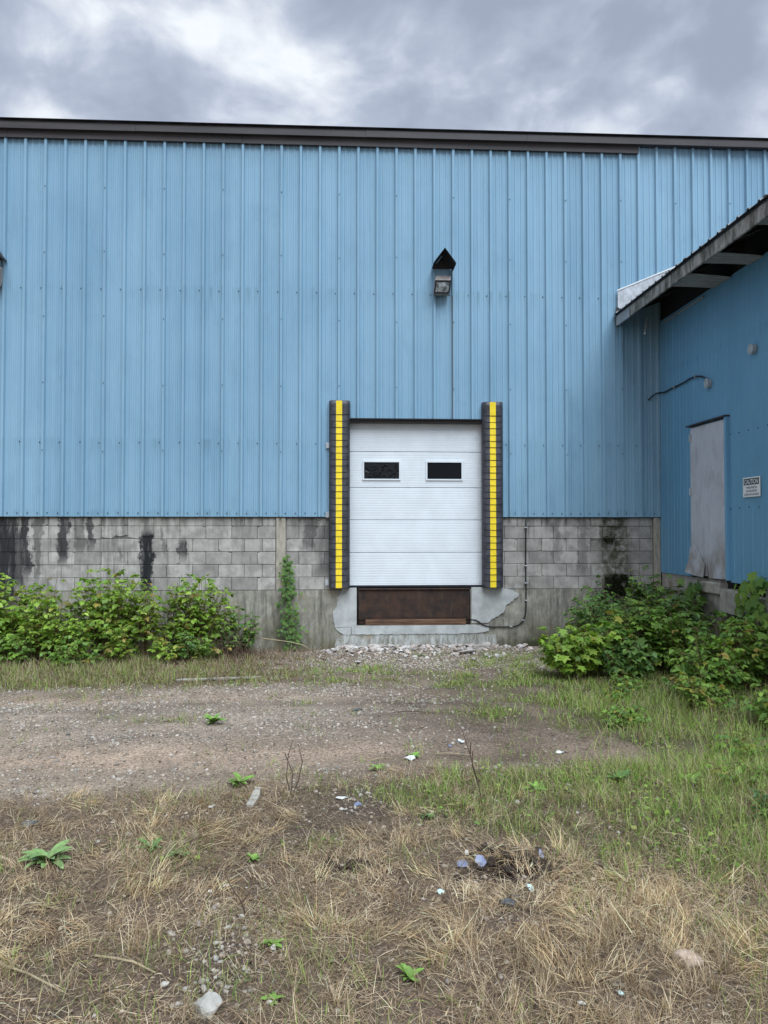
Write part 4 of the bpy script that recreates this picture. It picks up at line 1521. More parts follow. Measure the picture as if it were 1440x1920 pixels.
def gravel():
    n = 300000
    x, y = RG.uniform(-6.3, 6.0, n), RG.uniform(-10.2, -0.1, n)
    z = zones(x, y)
    lane = np.exp(-((y + 6.15) / 0.42) ** 2)
    cl = np.clip((fbm(x * 1.5, y * 3.0, 71) - 0.33) * 3.2, 0.05, 1)
    p = z['road'] * (0.62 - 0.5 * lane) * cl * (1 - 0.70 * sig((x - 1.0) / 0.3)) + 0.60 * z['rub'] + 0.16 * z['bare'] * z['near'] + 0.05 * z['strip'] + 0.03 * z['near']
    p = p + 0.55 * EL(x, y, -0.47, -9.1, 0.2, 0.45)
    k = (RG.random(n) < p) & in_view(x, y, 0.9)
    x, y = x[k], y[k]
    n = len(x)
    near = np.clip((y + 12.35) / 9, 0.35, 1)
    s = RG.gamma(2.6, 0.0034, n) * (0.6 + 0.6 * near)
    s = np.clip(s, 0.004, 0.024)
    rb = z['rub'][k] > 0.5
    s[rb] *= 1.25
    S = np.stack([s, s * RG.uniform(.6, 1, n), s * RG.uniform(.35, .7, n)], -1)
    P = np.stack([x, y, gh(x, y) + s * 0.12], -1)
    V, F = scatter(ICO_V, ICO_F, P, S, RG.uniform(0, 6.3, n), RG.uniform(-.6, .6, n))
    V += RG.normal(0, 1, V.shape) * np.repeat(s * 0.12, len(ICO_V))[:, None]
    base = np.array([[0.35, 0.285, 0.225], [0.42, 0.355, 0.295], [0.28, 0.22, 0.17], [0.37, 0.295, 0.23], [0.47, 0.41, 0.355], [0.26, 0.23, 0.195], [0.33, 0.265, 0.20]])
    c = base[RG.integers(0, len(base), n)] * RG.uniform(0.7, 1.1, n)[:, None]
    dk = sig((x - 0.9) / 0.3) * z['road'][k]
    c *= (1 - 0.35 * dk)[:, None]
    me = np_mesh('gravel', V, F, np.repeat(c, len(ICO_V), 0), MT['gravel'])
    tag(link(bpy.data.objects.new('gravel', me)), 'loose crushed gravel scattered over the dirt track', 'gravel', kind='stuff')


gravel()

# ------------------------------------------------------------------ grass


def blade_arrays(x, y, L, w, t0, bend, az, lift=0.0, segs=3):
    n = len(x)
    P = np.stack([x, y, gh(x, y) + lift], -1)
    rows = []
    th = t0.copy()
    hd = np.stack([np.cos(az), np.sin(az), np.zeros(n)], -1)
    sd = np.stack([-np.sin(az), np.cos(az), np.zeros(n)], -1)
    roll = RG.uniform(-0.9, 0.9, n)
    up = np.array([0, 0, 1.0])
    for s in range(segs + 1):
        f = 1 - (s / segs) ** 1.6 * 0.9
        wv = sd * np.cos(roll)[:, None] + up * np.sin(roll)[:, None] * 0.6
        rows.append((P - wv * (w * f / 2)[:, None], P + wv * (w * f / 2)[:, None]))
        if s < segs:
            d = hd * np.sin(th)[:, None] + up * np.cos(th)[:, None]
            P = P + d * (L / segs)[:, None]
            g = gh(P[:, 0], P[:, 1]) + 0.003
            P[:, 2] = np.maximum(P[:, 2], g)
            th = th + bend / segs
    V = np.stack([q for r_ in rows for q in r_], 1)              # n, 2*(segs+1), 3
    b = np.arange(segs) * 2
    F1 = np.stack([b, b + 1, b + 3, b + 2], -1)
    F = F1[None] + (np.arange(n) * 2 * (segs + 1))[:, None, None]
    return V.reshape(-1, 3), F.reshape(-1, 4)


def grass_obj(name, label, cat, V, F, c, segs=3):
    me = np_mesh(name, V, F, np.repeat(c, 2 * (segs + 1), 0), MT['blade'])
    return tag(link(bpy.data.objects.new(name, me)), label, cat, kind='stuff')


STRAW = np.array([[0.60, 0.45, 0.28], [0.44, 0.31, 0.19], [0.70, 0.57, 0.39], [0.30, 0.20, 0.125], [0.48, 0.32, 0.195], [0.64, 0.52, 0.36], [0.23, 0.16, 0.105], [0.36, 0.265, 0.155]])
GREEN = np.array([[0.19, 0.30, 0.05], [0.25, 0.37, 0.065], [0.13, 0.225, 0.045], [0.30, 0.39, 0.085], [0.34, 0.35, 0.11]])


def pick(pal, n, a=0.75, b=1.2):
    return np.clip(pal[RG.integers(0, len(pal), n)] * RG.uniform(a, b, n)[:, None], 0, 0.8)


def clumped(n, xr, yr, prob, sd=0.05, per=14):
    """tufted positions: cluster centres accepted by prob, blades around each"""
    m = max(1, n // per)
    cx, cy = RG.uniform(*xr, m), RG.uniform(*yr, m)
    k = (RG.random(m) < prob(cx, cy)) & in_view(cx, cy)
    cx, cy = cx[k], cy[k]
    x = np.repeat(cx, per) + RG.normal(0, sd, len(cx) * per)
    y = np.repeat(cy, per) + RG.normal(0, sd, len(cx) * per)
    return x, y, np.repeat(RG.uniform(0, 6.28, len(cx)), per), np.repeat(RG.random(len(cx)), per)


def build_grass():
    # short broken straw, every direction
    n = 380000
    x, y = RG.uniform(-3.6, 4.2, n), RG.uniform(-10.3, -6.2, n)
    z = zones(x, y)
    dens = np.clip((fbm(x * 2.2, y * 2.2, 81) - 0.38) * 3.4, 0.08, 1)
    nearf = np.clip(1.25 - 0.13 * (y + 10.3), 0.6, 1.3)
    p = np.clip(z['dry'] * np.clip(dens + 0.15, 0, 1) * nearf * 0.85 + 0.10 * z['near'], 0, 1)
    k = (RG.random(n) < p) & in_view(x, y, 0.8)
    x, y = x[k], y[k]
    n = len(x)
    V, F = blade_arrays(x, y, RG.gamma(3.0, 0.016, n).clip(0.015, 0.13), RG.uniform(0.0013, 0.0032, n), RG.uniform(0.9, 1.65, n), RG.uniform(-0.9, 1.3, n),
                        RG.uniform(0, 6.283, n), RG.uniform(0, 0.012, n))
    tone = ((0.30 + 1.25 * fbm(x * 3.0, y * 3.0, 95, 5)) * (0.55 + 0.9 * fbm(x * 0.9, y * 0.9, 97, 3)))[:, None]
    grass_obj('dry_grass', 'matted dry straw-coloured grass covering the foreground', 'dry grass', V, F, pick(STRAW, n, 0.6, 1.1) * tone)

    # combed-over clumps of longer dead grass
    def ps(cx, cy):
        z = zones(cx, cy)
        d = np.clip((fbm(cx * 1.7, cy * 1.7, 82) - 0.42) * 4.5, 0, 1)
        return np.clip(z['dry'] * (0.12 + 0.88 * d) * (0.35 + 0.75 * sig((-8.2 - cy) / 0.35)), 0, 1)
    x, y, a0, q = clumped(170000, (-3.3, 3.9), (-10.3, -6.5), ps, 0.034, 38)
    n = len(x)
    L = RG.gamma(5.0, 0.017, n).clip(0.03, 0.20) * (0.6 + 0.7 * q)
    V, F = blade_arrays(x, y, L, RG.uniform(0.0014, 0.0036, n), RG.uniform(0.75, 1.45, n), RG.uniform(-0.2, 1.1, n), a0 + RG.normal(0, 0.42, n), RG.uniform(0, 0.018, n), 4)
    hue = np.where(q[:, None] < 0.3, np.array([[0.82, 0.78, 0.72]]), np.where(q[:, None] > 0.75, np.array([[1.12, 1.08, 0.95]]), 1.0))
    grass_obj('combed_dry_grass', 'bent clumps of longer dead grass in the foreground', 'dry grass', V, F, np.clip(pick(STRAW, n) * hue * ((0.6 + 0.6 * q) * (0.55 + 0.95 * fbm(x * 0.9, y * 0.9, 97, 3)))[:, None], 0, .8), 4)

    # standing dry tufts, each rooted at a point
    def pr(cx, cy):
        z = zones(cx, cy)
        d = np.clip((fbm(cx * 1.6, cy * 1.6, 83) - 0.42) * 4, 0, 1)
        heavy = sig((-8.9 - cy) / 0.2) * sig((cx - 0.15) / 0.15)
        return np.clip(z['dry'] * (0.35 * d + 0.65 * heavy), 0, 1)
    x, y, a0, q = clumped(80000, (-3.2, 3.8), (-10.3, -6.6), pr, 0.016, 20)
    n = len(x)
    L = RG.uniform(0.03, 0.13, n) * (0.6 + 0.8 * q)
    V, F = blade_arrays(x, y, L, RG.uniform(0.0014, 0.0032, n), np.abs(RG.normal(0.45, 0.35, n)), RG.uniform(0.0, 1.4, n), RG.uniform(0, 6.283, n), 0.0)
    grass_obj('standing_dry_grass', 'upright tan dry grass tufts in the foreground', 'dry grass', V, F, pick(STRAW, n) * (0.7 + 0.45 * q)[:, None])

    # green grass, near and right
    def pg(cx, cy):
        z = zones(cx, cy)
        base = 0.26 * z['near'] * np.clip((fbm(cx * 1.9, cy * 1.9, 89) - 0.44) * 6, 0, 1) * 1.3 + 0.05 * z['strip'] + 0.012 * z['road']
        return np.clip(z['green'] * (0.2 + 1.1 * fbm(cx * 3, cy * 3, 85)) * np.where(cy < -6, 1.0, 0.62) + base, 0, 1)
    x, y, a0, q = clumped(500000, (-5.6, 5.6), (-10.2, -0.7), pg, 0.05, 14)
    n = len(x)
    d = y + 12.35
    tall = 0.85 + 1.15 * sig((x - 2.2) / 0.25) * sig((-3.6 - y) / 0.4) + 0.7 * sig((-1.6 - x) / 0.4) * sig((y + 3) / 0.2)
    L = RG.uniform(0.04, 0.12, n) * (0.7 + 0.6 * q) * tall
    w = RG.uniform(0.0022, 0.0045, n) * np.clip(d / 6, 0.8, 1.7)
    V, F = blade_arrays(x, y, L, w, np.abs(RG.normal(0.45, 0.35, n)), RG.uniform(0.2, 1.5, n), a0 + RG.normal(0, 1.3, n))
    c = pick(GREEN, n) * (0.7 + 0.5 * q)[:, None]
    st = RG.random(n) < np.where(x < -0.5, 0.55, 0.30)
    c[st] = pick(STRAW, st.sum(), 0.55, 0.9)
    grass_obj('green_grass', 'short green grass growing along the right side and the verge', 'grass', V, F, c)

    # creeping broad leaves between the grass
    n = 90000
    x, y = RG.uniform(-5.6, 5.2, n), RG.uniform(-10.0, -1.2, n)
    z = zones(x, y)
    p = np.clip(z['green'] - 0.15, 0, 1) * np.clip((fbm(x * 3.4, y * 3.4, 87) - 0.45) * 5, 0, 1) * (0.55 + 0.45 * sig((-5.0 - y) / 0.3))
    k = (RG.random(n) < p * 0.6) & in_view(x, y, 0.6)
    x, y = x[k], y[k]
    n = len(x)
    az = RG.uniform(0, 6.283, n)
    el = RG.uniform(-0.2, 0.5, n)
    P = np.stack([x, y, gh(x, y) + RG.gamma(2.0, 0.014, n)], -1)
    D = np.stack([np.cos(az) * np.cos(el), np.sin(az) * np.cos(el), np.sin(el)], -1)
    N = np.stack([RG.normal(0, .35, n), RG.normal(-.1, .35, n), np.ones(n)], -1)
    me = leaves_mesh('ground_cover', P, D, N, RG.uniform(0.016, 0.042, n), RG.uniform(0.7, 1.3, n), pick(GREEN, n, 0.7, 1.25))
    tag(link(bpy.data.objects.new('ground_cover', me)), 'low broad-leaved green ground cover among the grass', 'ground cover', kind='stuff')
    # bits of dead leaf and bark on the straw and the track
    n = 26000
    x, y = RG.uniform(-4.5, 4.5, n), RG.uniform(-10.2, -0.4, n)
    k = in_view(x, y, 0.6) & (RG.random(n) < 0.35 + 0.5 * sig((-6.8 - y) / 0.2))
    x, y = x[k], y[k]
    n = len(x)
    az = RG.uniform(0, 6.283, n)
    P = np.stack([x, y, gh(x, y) + RG.uniform(0.002, 0.016, n)], -1)
    D = np.stack([np.cos(az), np.sin(az), RG.normal(0, .25, n)], -1)
    N = np.stack([RG.normal(0, .5, n), RG.normal(0, .5, n), np.ones(n)], -1)
    me = leaves_mesh('leaf_litter', P, D, N, RG.uniform(0.010, 0.032, n), RG.uniform(0.5, 1.1, n),
                     pick(np.array([[0.20, 0.13, 0.085], [0.34, 0.25, 0.17], [0.13, 0.085, 0.06], [0.45, 0.37, 0.28]]), n))
    tag(link(bpy.data.objects.new('leaf_litter', me)), 'scattered bits of dead leaf and bark over the yard', 'leaf litter', kind='stuff')

    # brown litter of dead stalks by the wall, left of the rubble, and on the verge
    n = 16000
    x, y = RG.uniform(-5.4, 0.6, n), RG.uniform(-2.9, -0.05, n)
    p = sig((-0.45 - x) / 0.3) * 0.5 + 0.5 * EL(x, y, -1.3, -0.7, 0.7, 0.6) + 0.35 * EL(x, y, -0.4, -0.8, 0.5, 0.5)
    k = (RG.random(n) < p) & in_view(x, y)
    x, y = x[k], y[k]
    n = len(x)
    V, F = blade_arrays(x, y, RG.uniform(0.08, 0.28, n), RG.uniform(0.004, 0.008, n), RG.uniform(0.7, 1.6, n), RG.uniform(-.3, .6, n), RG.uniform(0, 6.3, n), RG.uniform(0, 0.03, n))
    RED = np.array([[0.17, 0.10, 0.065], [0.12, 0.075, 0.05], [0.24, 0.17, 0.11], [0.20, 0.11, 0.07], [0.33, 0.27, 0.19]])
    grass_obj('dead_stalk_litter', 'reddish brown litter of dead stalks along the foot of the wall', 'plant litter', V, F, pick(RED, n))


# ------------------------------------------------------------------ shrubs
LEAF_V = np.array([(0, 0, 0), (-.30, .30, .06), (.30, .30, .06), (-.27, .62, .03), (.27, .62, .03), (0, 1.0, -.12), (0, .30, 0), (0, .62, -.03)])
LEAF_F = np.array([(0, 6, 1), (0, 2, 6), (1, 6, 7), (1, 7, 3), (6, 2, 4), (6, 4, 7), (3, 7, 5), (7, 4, 5)])
# lobed leaf (maple or grape like)
LOBE_V = np.array([(0, 0, 0), (-.42, .10, .02), (-.30, .36, .05), (-.52, .62, -.02), (-.20, .66, .03), (0, 1.0, -.1), (.20, .66, .03), (.52, .62, -.02), (.30, .36, .05), (.42, .10, .02), (0, .45, -.02)])
LOBE_F = np.array([(0, 10, 1), (1, 10, 2), (2, 10, 3), (3, 10, 4), (4, 10, 5), (5, 10, 6), (6, 10, 7), (7, 10, 8), (8, 10, 9), (9, 10, 0)])


def leaves_mesh(name, P, D, N, L, W, c, lobed=False):
    P, D, N, L, W, c = map(np.asarray, (P, D, N, L, W, c))
    D = D / np.linalg.norm(D, axis=1)[:, None]
    S = np.cross(D, N)
    S /= np.linalg.norm(S, axis=1)[:, None] + 1e-9
    N = np.cross(S, D)
    tv, tf = (LOBE_V, LOBE_F) if lobed else (LEAF_V, LEAF_F)
    V = P[:, None] + (S[:, None] * (tv[None, :, 0:1] * (W * L)[:, None, None]) + D[:, None] * (tv[None, :, 1:2] * L[:, None, None]) + N[:, None] * (tv[None, :, 2:3] * L[:, None, None]))
    F = tf[None] + (np.arange(len(P)) * len(tv))[:, None, None]
    return np_mesh(name, V.reshape(-1, 3), F.reshape(-1, 3), np.repeat(c, len(tv), 0), MT['leaf'])


build_grass()


def shrub(name, label, cat, x, y, rx, ry, h, nst, ll, pal, yellow=0.05, seed=0, group=None, lobed=False, per=9, low=0.25, leaflets=(3, 5), stem='cane'):
    rnd = random.Random(seed)
    z0 = float(gh(x, y))
    at = (x, y, z0)
    t = thing(name, at, label, cat, group)
    sm_, P, D, N, Ls, Ws, C = MB(), [], [], [], [], [], []
    YEL = [(0.27, 0.29, 0.05), (0.33, 0.32, 0.06), (0.22, 0.27, 0.045), (0.32, 0.24, 0.06)]
    for s in range(nst):
        a = rnd.uniform(0, 6.283)
        r = math.sqrt(rnd.random())
        bx, by = x + 0.35 * rx * r * math.cos(a), y + 0.35 * ry * r * math.sin(a)
        tx, ty = x + rx * r * math.cos(a), y + ry * r * math.sin(a)
        hh = h * (1 - 0.30 * r ** 2) * (rnd.uniform(0.38, 0.92) if rnd.random() < 0.85 else rnd.uniform(0.92, 1.12))
        ty = min(ty, -0.06)
        by = min(by, -0.08)
        tx = min(tx, AX - 0.08) if ty > -7 else tx
        bx = min(bx, AX - 0.1)
        bz = float(gh(bx, by))
        pts = []
        for k in range(6):
            u = k / 5
            pts.append(Vector((bx + (tx - bx) * u ** 1.35 + rnd.gauss(0, .008), by + (ty - by) * u ** 1.35 + rnd.gauss(0, .008), bz + hh * (1 - (1 - u) ** 1.35))))
        sm_.tube(pts, [0.0055, 0.005, 0.0045, 0.004, 0.003, 0.002], 4, False)
        tone = rnd.uniform(0.75, 1.15)
        ys = rnd.random() < yellow * 2
        for q in range(per):
            u = low + (1 - low) * (q + rnd.random()) / per
            i = min(4, int(u * 5))
            p = pts[i].lerp(pts[i + 1], u * 5 - i)
            az = rnd.uniform(0, 6.283)
            pl = rnd.uniform(0.04, 0.11) * (ll / 0.075)
            el = rnd.uniform(-0.1, 0.6)
            e = Vector((math.cos(az) * math.cos(el), math.sin(az) * math.cos(el), math.sin(el)))
            tip = p + e * pl
            tip.y = min(tip.y, -0.03)
            tip.x = min(tip.x, AX - 0.06)
            sm_.tube([p, tip], 0.0016, 3, False)
            nl = rnd.choice(leaflets)
            yl = rnd.random() < (0.5 if ys else yellow * 0.6) * (1.6 - u)
            base = np.array(rnd.choice(YEL) if yl else rnd.choice(pal)) * tone * rnd.uniform(0.8, 1.2)
            for j in range(nl):
                off = 0 if j == 0 else (1 if j % 2 else -1) * (0.9 + 0.35 * (j > 2))
                a2 = az + off + rnd.gauss(0, 0.15)
                dr = rnd.uniform(-0.75, 0.05)
                d = Vector((math.cos(a2) * math.cos(dr), math.sin(a2) * math.cos(dr), math.sin(dr)))
                pp = tip - e * (pl * 0.35 if j > 2 else 0)
                P.append(pp[:])
                D.append(d[:])
                N.append((rnd.gauss(0, .35), rnd.gauss(-0.12, .35), 1.0))
                Ls.append(ll * rnd.uniform(0.45, 1.2) * (1.12 if j == 0 else 0.9))
                Ws.append(rnd.uniform(0.85, 1.2))
                C.append(base * rnd.uniform(0.88, 1.12))
    obj('stems', sm_.mesh('stems', at), MT[stem], t, at)
    me = leaves_mesh('foliage', np.array(P) - np.array(at), D, N, np.array(Ls), np.array(Ws), np.clip(C, 0, 1), lobed)
    tag(link(bpy.data.objects.new('foliage', me), t, at), kind='stuff')
    return t


GB = [(0.22, 0.34, 0.045), (0.26, 0.385, 0.055), (0.17, 0.285, 0.045), (0.31, 0.41, 0.07)]
GD = [(0.11, 0.205, 0.052), (0.145, 0.25, 0.058), (0.085, 0.165, 0.048), (0.18, 0.285, 0.065)]
GM = [(0.17, 0.285, 0.05), (0.21, 0.325, 0.055), (0.13, 0.235, 0.048)]
GL = 'shrubs along the block wall left of the door'
GRP = 'shrubs in the weedy corner by the annex'
for a in (
    ('leafy green raspberry bush cut by the left edge of the photo', -4.95, -0.75, 0.62, 0.50, 1.36, 74, 0.092, GB, 0.03),
    ('lower olive raspberry bush, second from the left edge', -4.15, -0.95, 0.56, 0.45, 1.12, 66, 0.085, GB, 0.06),
    ('tallest bright green raspberry bush, in the middle of the left thicket', -3.34, -0.72, 0.66, 0.48, 1.42, 92, 0.092, GB, 0.04),
    ('small yellowing raspberry bush right of the tallest bush', -2.80, -0.85, 0.30, 0.30, 1.28, 20, 0.080, GB, 0.30),
    ('round green raspberry bush right of the black wall streak', -2.05, -0.65, 0.54, 0.40, 1.32, 66, 0.086, GB, 0.06),
    ('dark low bush at the right end of the left thicket', -1.52, -0.45, 0.34, 0.28, 0.86, 34, 0.066, GD, 0.03),
    ('knee-high yellow-green sapling in front of the dark gap in the thicket', -2.45, -1.25, 0.20, 0.16, 0.58, 10, 0.075, GB, 0.20),
    ('knee-high grey-green weed right of the yellow-green sapling', -2.12, -1.25, 0.20, 0.16, 0.52, 12, 0.060, GD, 0.04),
    ('low yellowing sprig at the foot of the tallest bush', -3.05, -1.38, 0.22, 0.16, 0.60, 12, 0.072, GB, 0.30),
    ('low dark green clump at the front left of the thicket', -4.55, -1.4, 0.45, 0.22, 0.62, 26, 0.072, GM, 0.05),
    ('thin leggy raspberry canes between the two left bushes', -4.55, -0.6, 0.45, 0.3, 1.15, 30, 0.08, GB, 0.08),
    ('thin leggy raspberry canes bridging the gap right of the tallest bush', -2.55, -0.55, 0.40, 0.3, 1.05, 24, 0.075, GB, 0.15),
    ('sprawling low brambles in front of the round bush', -2.0, -1.15, 0.45, 0.25, 0.42, 22, 0.07, GM, 0.12),
    ('sprawling low brambles at the front of the tallest bush', -3.5, -1.55, 0.5, 0.22, 0.45, 26, 0.07, GM, 0.10),
    ('low leafy clump between the olive bush and the tallest bush', -3.75, -1.25, 0.35, 0.2, 0.80, 26, 0.080, GB, 0.06),
):
    shrub('raspberry_bush', a[0], 'shrub', *a[1:9], yellow=a[9], seed=int(abs(a[1]) * 1000), group=GL)
for a in (
    ('bright green lobed-leaf bush at the front left of the annex thicket', 2.98, -2.75, 0.50, 0.38, 0.78, 52, 0.105, GB, 0.05, True),
    ('dark feathery weed behind the bright lobed-leaf bush', 3.42, -1.95, 0.46, 0.4, 1.00, 54, 0.075, GD, 0.02, False),
    ('dark green bush against the mossy foundation', 4.05, -1.1, 0.55, 0.45, 0.98, 60, 0.085, GD, 0.02, False),
    ('mid-green lobed bush in the centre of the annex thicket', 3.78, -2.40, 0.50, 0.4, 0.98, 54, 0.11, GM, 0.03, True),
    ('dense dark bush below the concrete end post', 4.75, -0.85, 0.45, 0.4, 1.02, 56, 0.090, GD, 0.02, False),
    ('tangled dark bush under the boarded door', 4.80, -1.70, 0.45, 0.42, 1.05, 58, 0.095, GD, 0.03, True),
    ('olive thorny bush in front of the boarded door', 4.35, -2.50, 0.50, 0.42, 1.02, 58, 0.085, GM, 0.06, False),
    ('low dark bush at the foot of the annex thicket', 3.55, -3.05, 0.40, 0.28, 0.58, 34, 0.08, GD, 0.05, False),
    ('yellowing bush by the broken sill at the right edge', 4.95, -2.95, 0.34, 0.40, 0.92, 32, 0.10, GM, 0.22, True),
    ('mid-green bush cut by the right edge below the sign', 4.52, -3.70, 0.50, 0.42, 0.96, 58, 0.085, GM, 0.08, False),
    ('low green bush at the right edge in front of the thicket', 3.95, -4.30, 0.46, 0.38, 0.66, 44, 0.078, GM, 0.06, False),
    ('small reddish-tipped weed at the right edge of the yard', 3.55, -5.0, 0.28, 0.2, 0.42, 16, 0.060, GM, 0.30, False),
    ('low weed with yellow leaves in the grass right of the track', 2.95, -4.35, 0.2, 0.16, 0.24, 9, 0.055, GM, 0.35, False),
    ('low weed in the grass at the front of the annex thicket', 3.3, -3.75, 0.28, 0.2, 0.28, 14, 0.055, GM, 0.10, False),
    ('broad leafy weed at the near right edge beside the dirt lane', 4.1, -5.5, 0.4, 0.3, 0.5, 24, 0.075, GM, 0.06, False),
    ('dark leafy weed in the tall grass at the right edge, nearest the camera', 2.62, -7.75, 0.22, 0.18, 0.17, 11, 0.038, GD, 0.03, False),
    ('leafy weed in the tall grass at the right edge beyond the yellow-green sprout', 2.85, -7.05, 0.26, 0.18, 0.19, 11, 0.042, GM, 0.06, False),
    ('mid-green weed where the dirt lane meets the right edge', 3.2, -6.35, 0.30, 0.22, 0.24, 14, 0.048, GM, 0.05, False),
    ('small leafy weed in the grass between the lane and the thicket', 2.7, -5.3, 0.26, 0.2, 0.2, 16, 0.05, GM, 0.08, False),
    ('tall thin weed behind the yellowing bush at the right edge', 5.0, -3.7, 0.25, 0.35, 1.2, 22, 0.10, GM, 0.10, True),
):
    shrub('annex_bush', a[0], 'shrub', *a[1:9], yellow=a[9], seed=int(abs(a[1] * 977 + a[2] * 131)), group=GRP, lobed=a[10], leaflets=(1, 3) if a[10] else (3, 5))


def vine(label, path, spread, n, ll, pal, seed, wall, lobed=True, dens=None):
    """leaves hugging a wall along a stem path; wall 'y' (main wall) or 'x' (annex)"""
    rnd = random.Random(seed)
    at = path[0]
    t = thing('climbing_vine', at, label, 'vine')
    obj('stem', MB().tube(path, 0.006, 5), MT['vine_stem'], t)
    P, D, N, Ls, Ws, C = [], [], [], [], [], []
    for k in range(n):
        u = rnd.random() * (len(path) - 1)
        i = min(len(path) - 2, int(u))
        p = Vector(path[i]).lerp(Vector(path[i + 1]), u - i)
        s = rnd.gauss(0, spread * (1.15 - 0.75 * u / (len(path) - 1)))
        out = rnd.uniform(0.02, 0.11)
        p = p + (Vector((s, -out, rnd.gauss(0, .03))) if wall == 'y' else Vector((-out, s, rnd.gauss(0, .03))))
        d = Vector((rnd.gauss(0, .45), -0.25, -1)) if wall == 'y' else Vector((-0.25, rnd.gauss(0, .45), -1))
        P.append(p[:])
        D.append(d[:])
        N.append((rnd.gauss(0, .3), -1, 0.7) if wall == 'y' else (-1, rnd.gauss(-.3, .3), 0.7))
        Ls.append(ll * rnd.uniform(.6, 1.1))
        Ws.append(rnd.uniform(.9, 1.2))
        C.append(np.array(rnd.choice(pal)) * rnd.uniform(.75, 1.2))
    me = leaves_mesh('foliage', np.array(P) - np.array(at), D, N, np.array(Ls), np.array(Ws), C, lobed)
    tag(link(bpy.data.objects.new('foliage', me), t, at), kind='stuff')


vine('narrow dark ivy climbing beside the pale post left of the door', [(-0.73, -0.02, -0.12), (-0.77, -0.02, 0.3), (-0.76, -0.02, 0.7), (-0.79, -0.02, 1.02), (-0.80, -0.015, 1.33)], 0.095, 330, 0.062, GD, 5, 'y')
vine('broad-leaved vine hanging below the boarded door', [(5.24, -1.6, 0.3), (5.22, -1.55, 0.6), (5.22, -1.5, 0.85), (5.24, -1.42, 1.04)], 0.16, 60, 0.15, GD, 6, 'x')
vine('broad-leaved vine over the sill at the right edge below the sign', [(5.22, -3.3, 0.5), (5.2, -3.15, 0.8), (5.2, -2.95, 1.02), (5.2, -3.3, 1.18)], 0.20, 70, 0.15, GM, 8, 'x')

# dead brown stalks at the right end of the left thicket
ds = thing('dead_stalk_clump', (-1.55, -0.85, -0.12), 'clump of dead brown stalks at the right end of the left thicket', 'dead plant')
mb = MB()
for k in range(95):
    bx, by = random.gauss(-1.62, 0.24), random.gauss(-0.85, 0.16)
    L, a, l = random.uniform(0.2, 0.6), random.uniform(0, 6.3), random.uniform(0.05, 0.7)
    p0 = Vector((bx, min(by, -.1), float(gh(bx, by))))
    p1 = p0 + Vector((math.cos(a) * l * L * .5, math.sin(a) * l * L * .3, L * .6))
    p2 = p0 + Vector((math.cos(a) * l * L * 1.2, math.sin(a) * l * L * .7, L * (1 - l * .7)))
    p1.y, p2.y = min(p1.y, -.05), min(p2.y, -.05)
    mb.tube([p0, p1, p2], [0.005, 0.004, 0.0025], 4, False)
tag(obj('stalks', mb, MT['deadstem'], ds), kind='stuff')
fs = thing('fallen_vine', (-0.9, -0.3, -0.1), 'bare pale vine arching over the litter left of the rubble', 'dead vine')
obj('stem', MB().tube([(-1.25, -0.35, 0.10), (-1.0, -0.3, 0.06), (-0.75, -0.28, 0.02), (-0.55, -0.26, -0.03), (-0.42, -0.25, -0.11)], 0.008, 6), MT['straw_stem'], fs)

# moss cushion on the block wall
mo = thing('moss_clump', (4.58, 0.0, 0.89), 'dark moss cushion on the block wall above the annex thicket', 'moss')
n = 1900
mx = np.concatenate([RG.uniform(4.36, 4.80, n), RG.normal(4.5, .16, 500), RG.normal(4.42, .06, 200)])
mz = np.concatenate([RG.uniform(0.70, 1.04, n) , RG.normal(0.62, .12, 500), RG.normal(1.60, .03, 200)])
kk = fbm(mx * 9, mz * 9, 13) > 0.40
mx, mz = mx[kk], mz[kk]
n = len(mx)
th = 0.03 * np.clip(fbm(mx * 7, mz * 7, 17) * 1.6 - 0.3, 0.05, 1)
P = np.stack([mx, 0.012 - th, mz], -1) - np.array([4.58, 0.0, 0.89])
D = np.stack([RG.normal(0, .6, n), RG.uniform(-.9, -.2, n), RG.normal(0, .6, n)], -1)
me = leaves_mesh('moss', P, D, np.stack([RG.normal(0, .4, n), RG.normal(-.3, .4, n), np.ones(n)], -1), RG.uniform(.018, .034, n), RG.uniform(.9, 1.5, n),
                 np.array([0.030, 0.042, 0.014]) * RG.uniform(.6, 1.5, n)[:, None])
tag(link(bpy.data.objects.new('moss', me), mo, (4.58, 0.0, 0.89)), kind='stuff')

# ------------------------------------------------------------------ small weeds with separate leaves


def rosette_leaf(kind):
    mb = MB()
    n = 6
    for k in range(n + 1):
        u = k / n
        w = (0.16 * math.sin(math.pi * min(1, u * 0.93 + 0.05)) ** 0.8 + 0.012) * (1 if kind == 0 else 1 + 0.35 * (k % 2))
        z = 0.35 * u - 0.42 * u * u
        mb.v += [(-w, u, z + 0.05 * w / .16), (0, u, z), (w, u, z + 0.05 * w / .16)]
    for k in range(n):
        i = 3 * k
        mb.f += [(i, i + 1, i + 4, i + 3), (i + 1, i + 2, i + 5, i + 4)]
    return mb


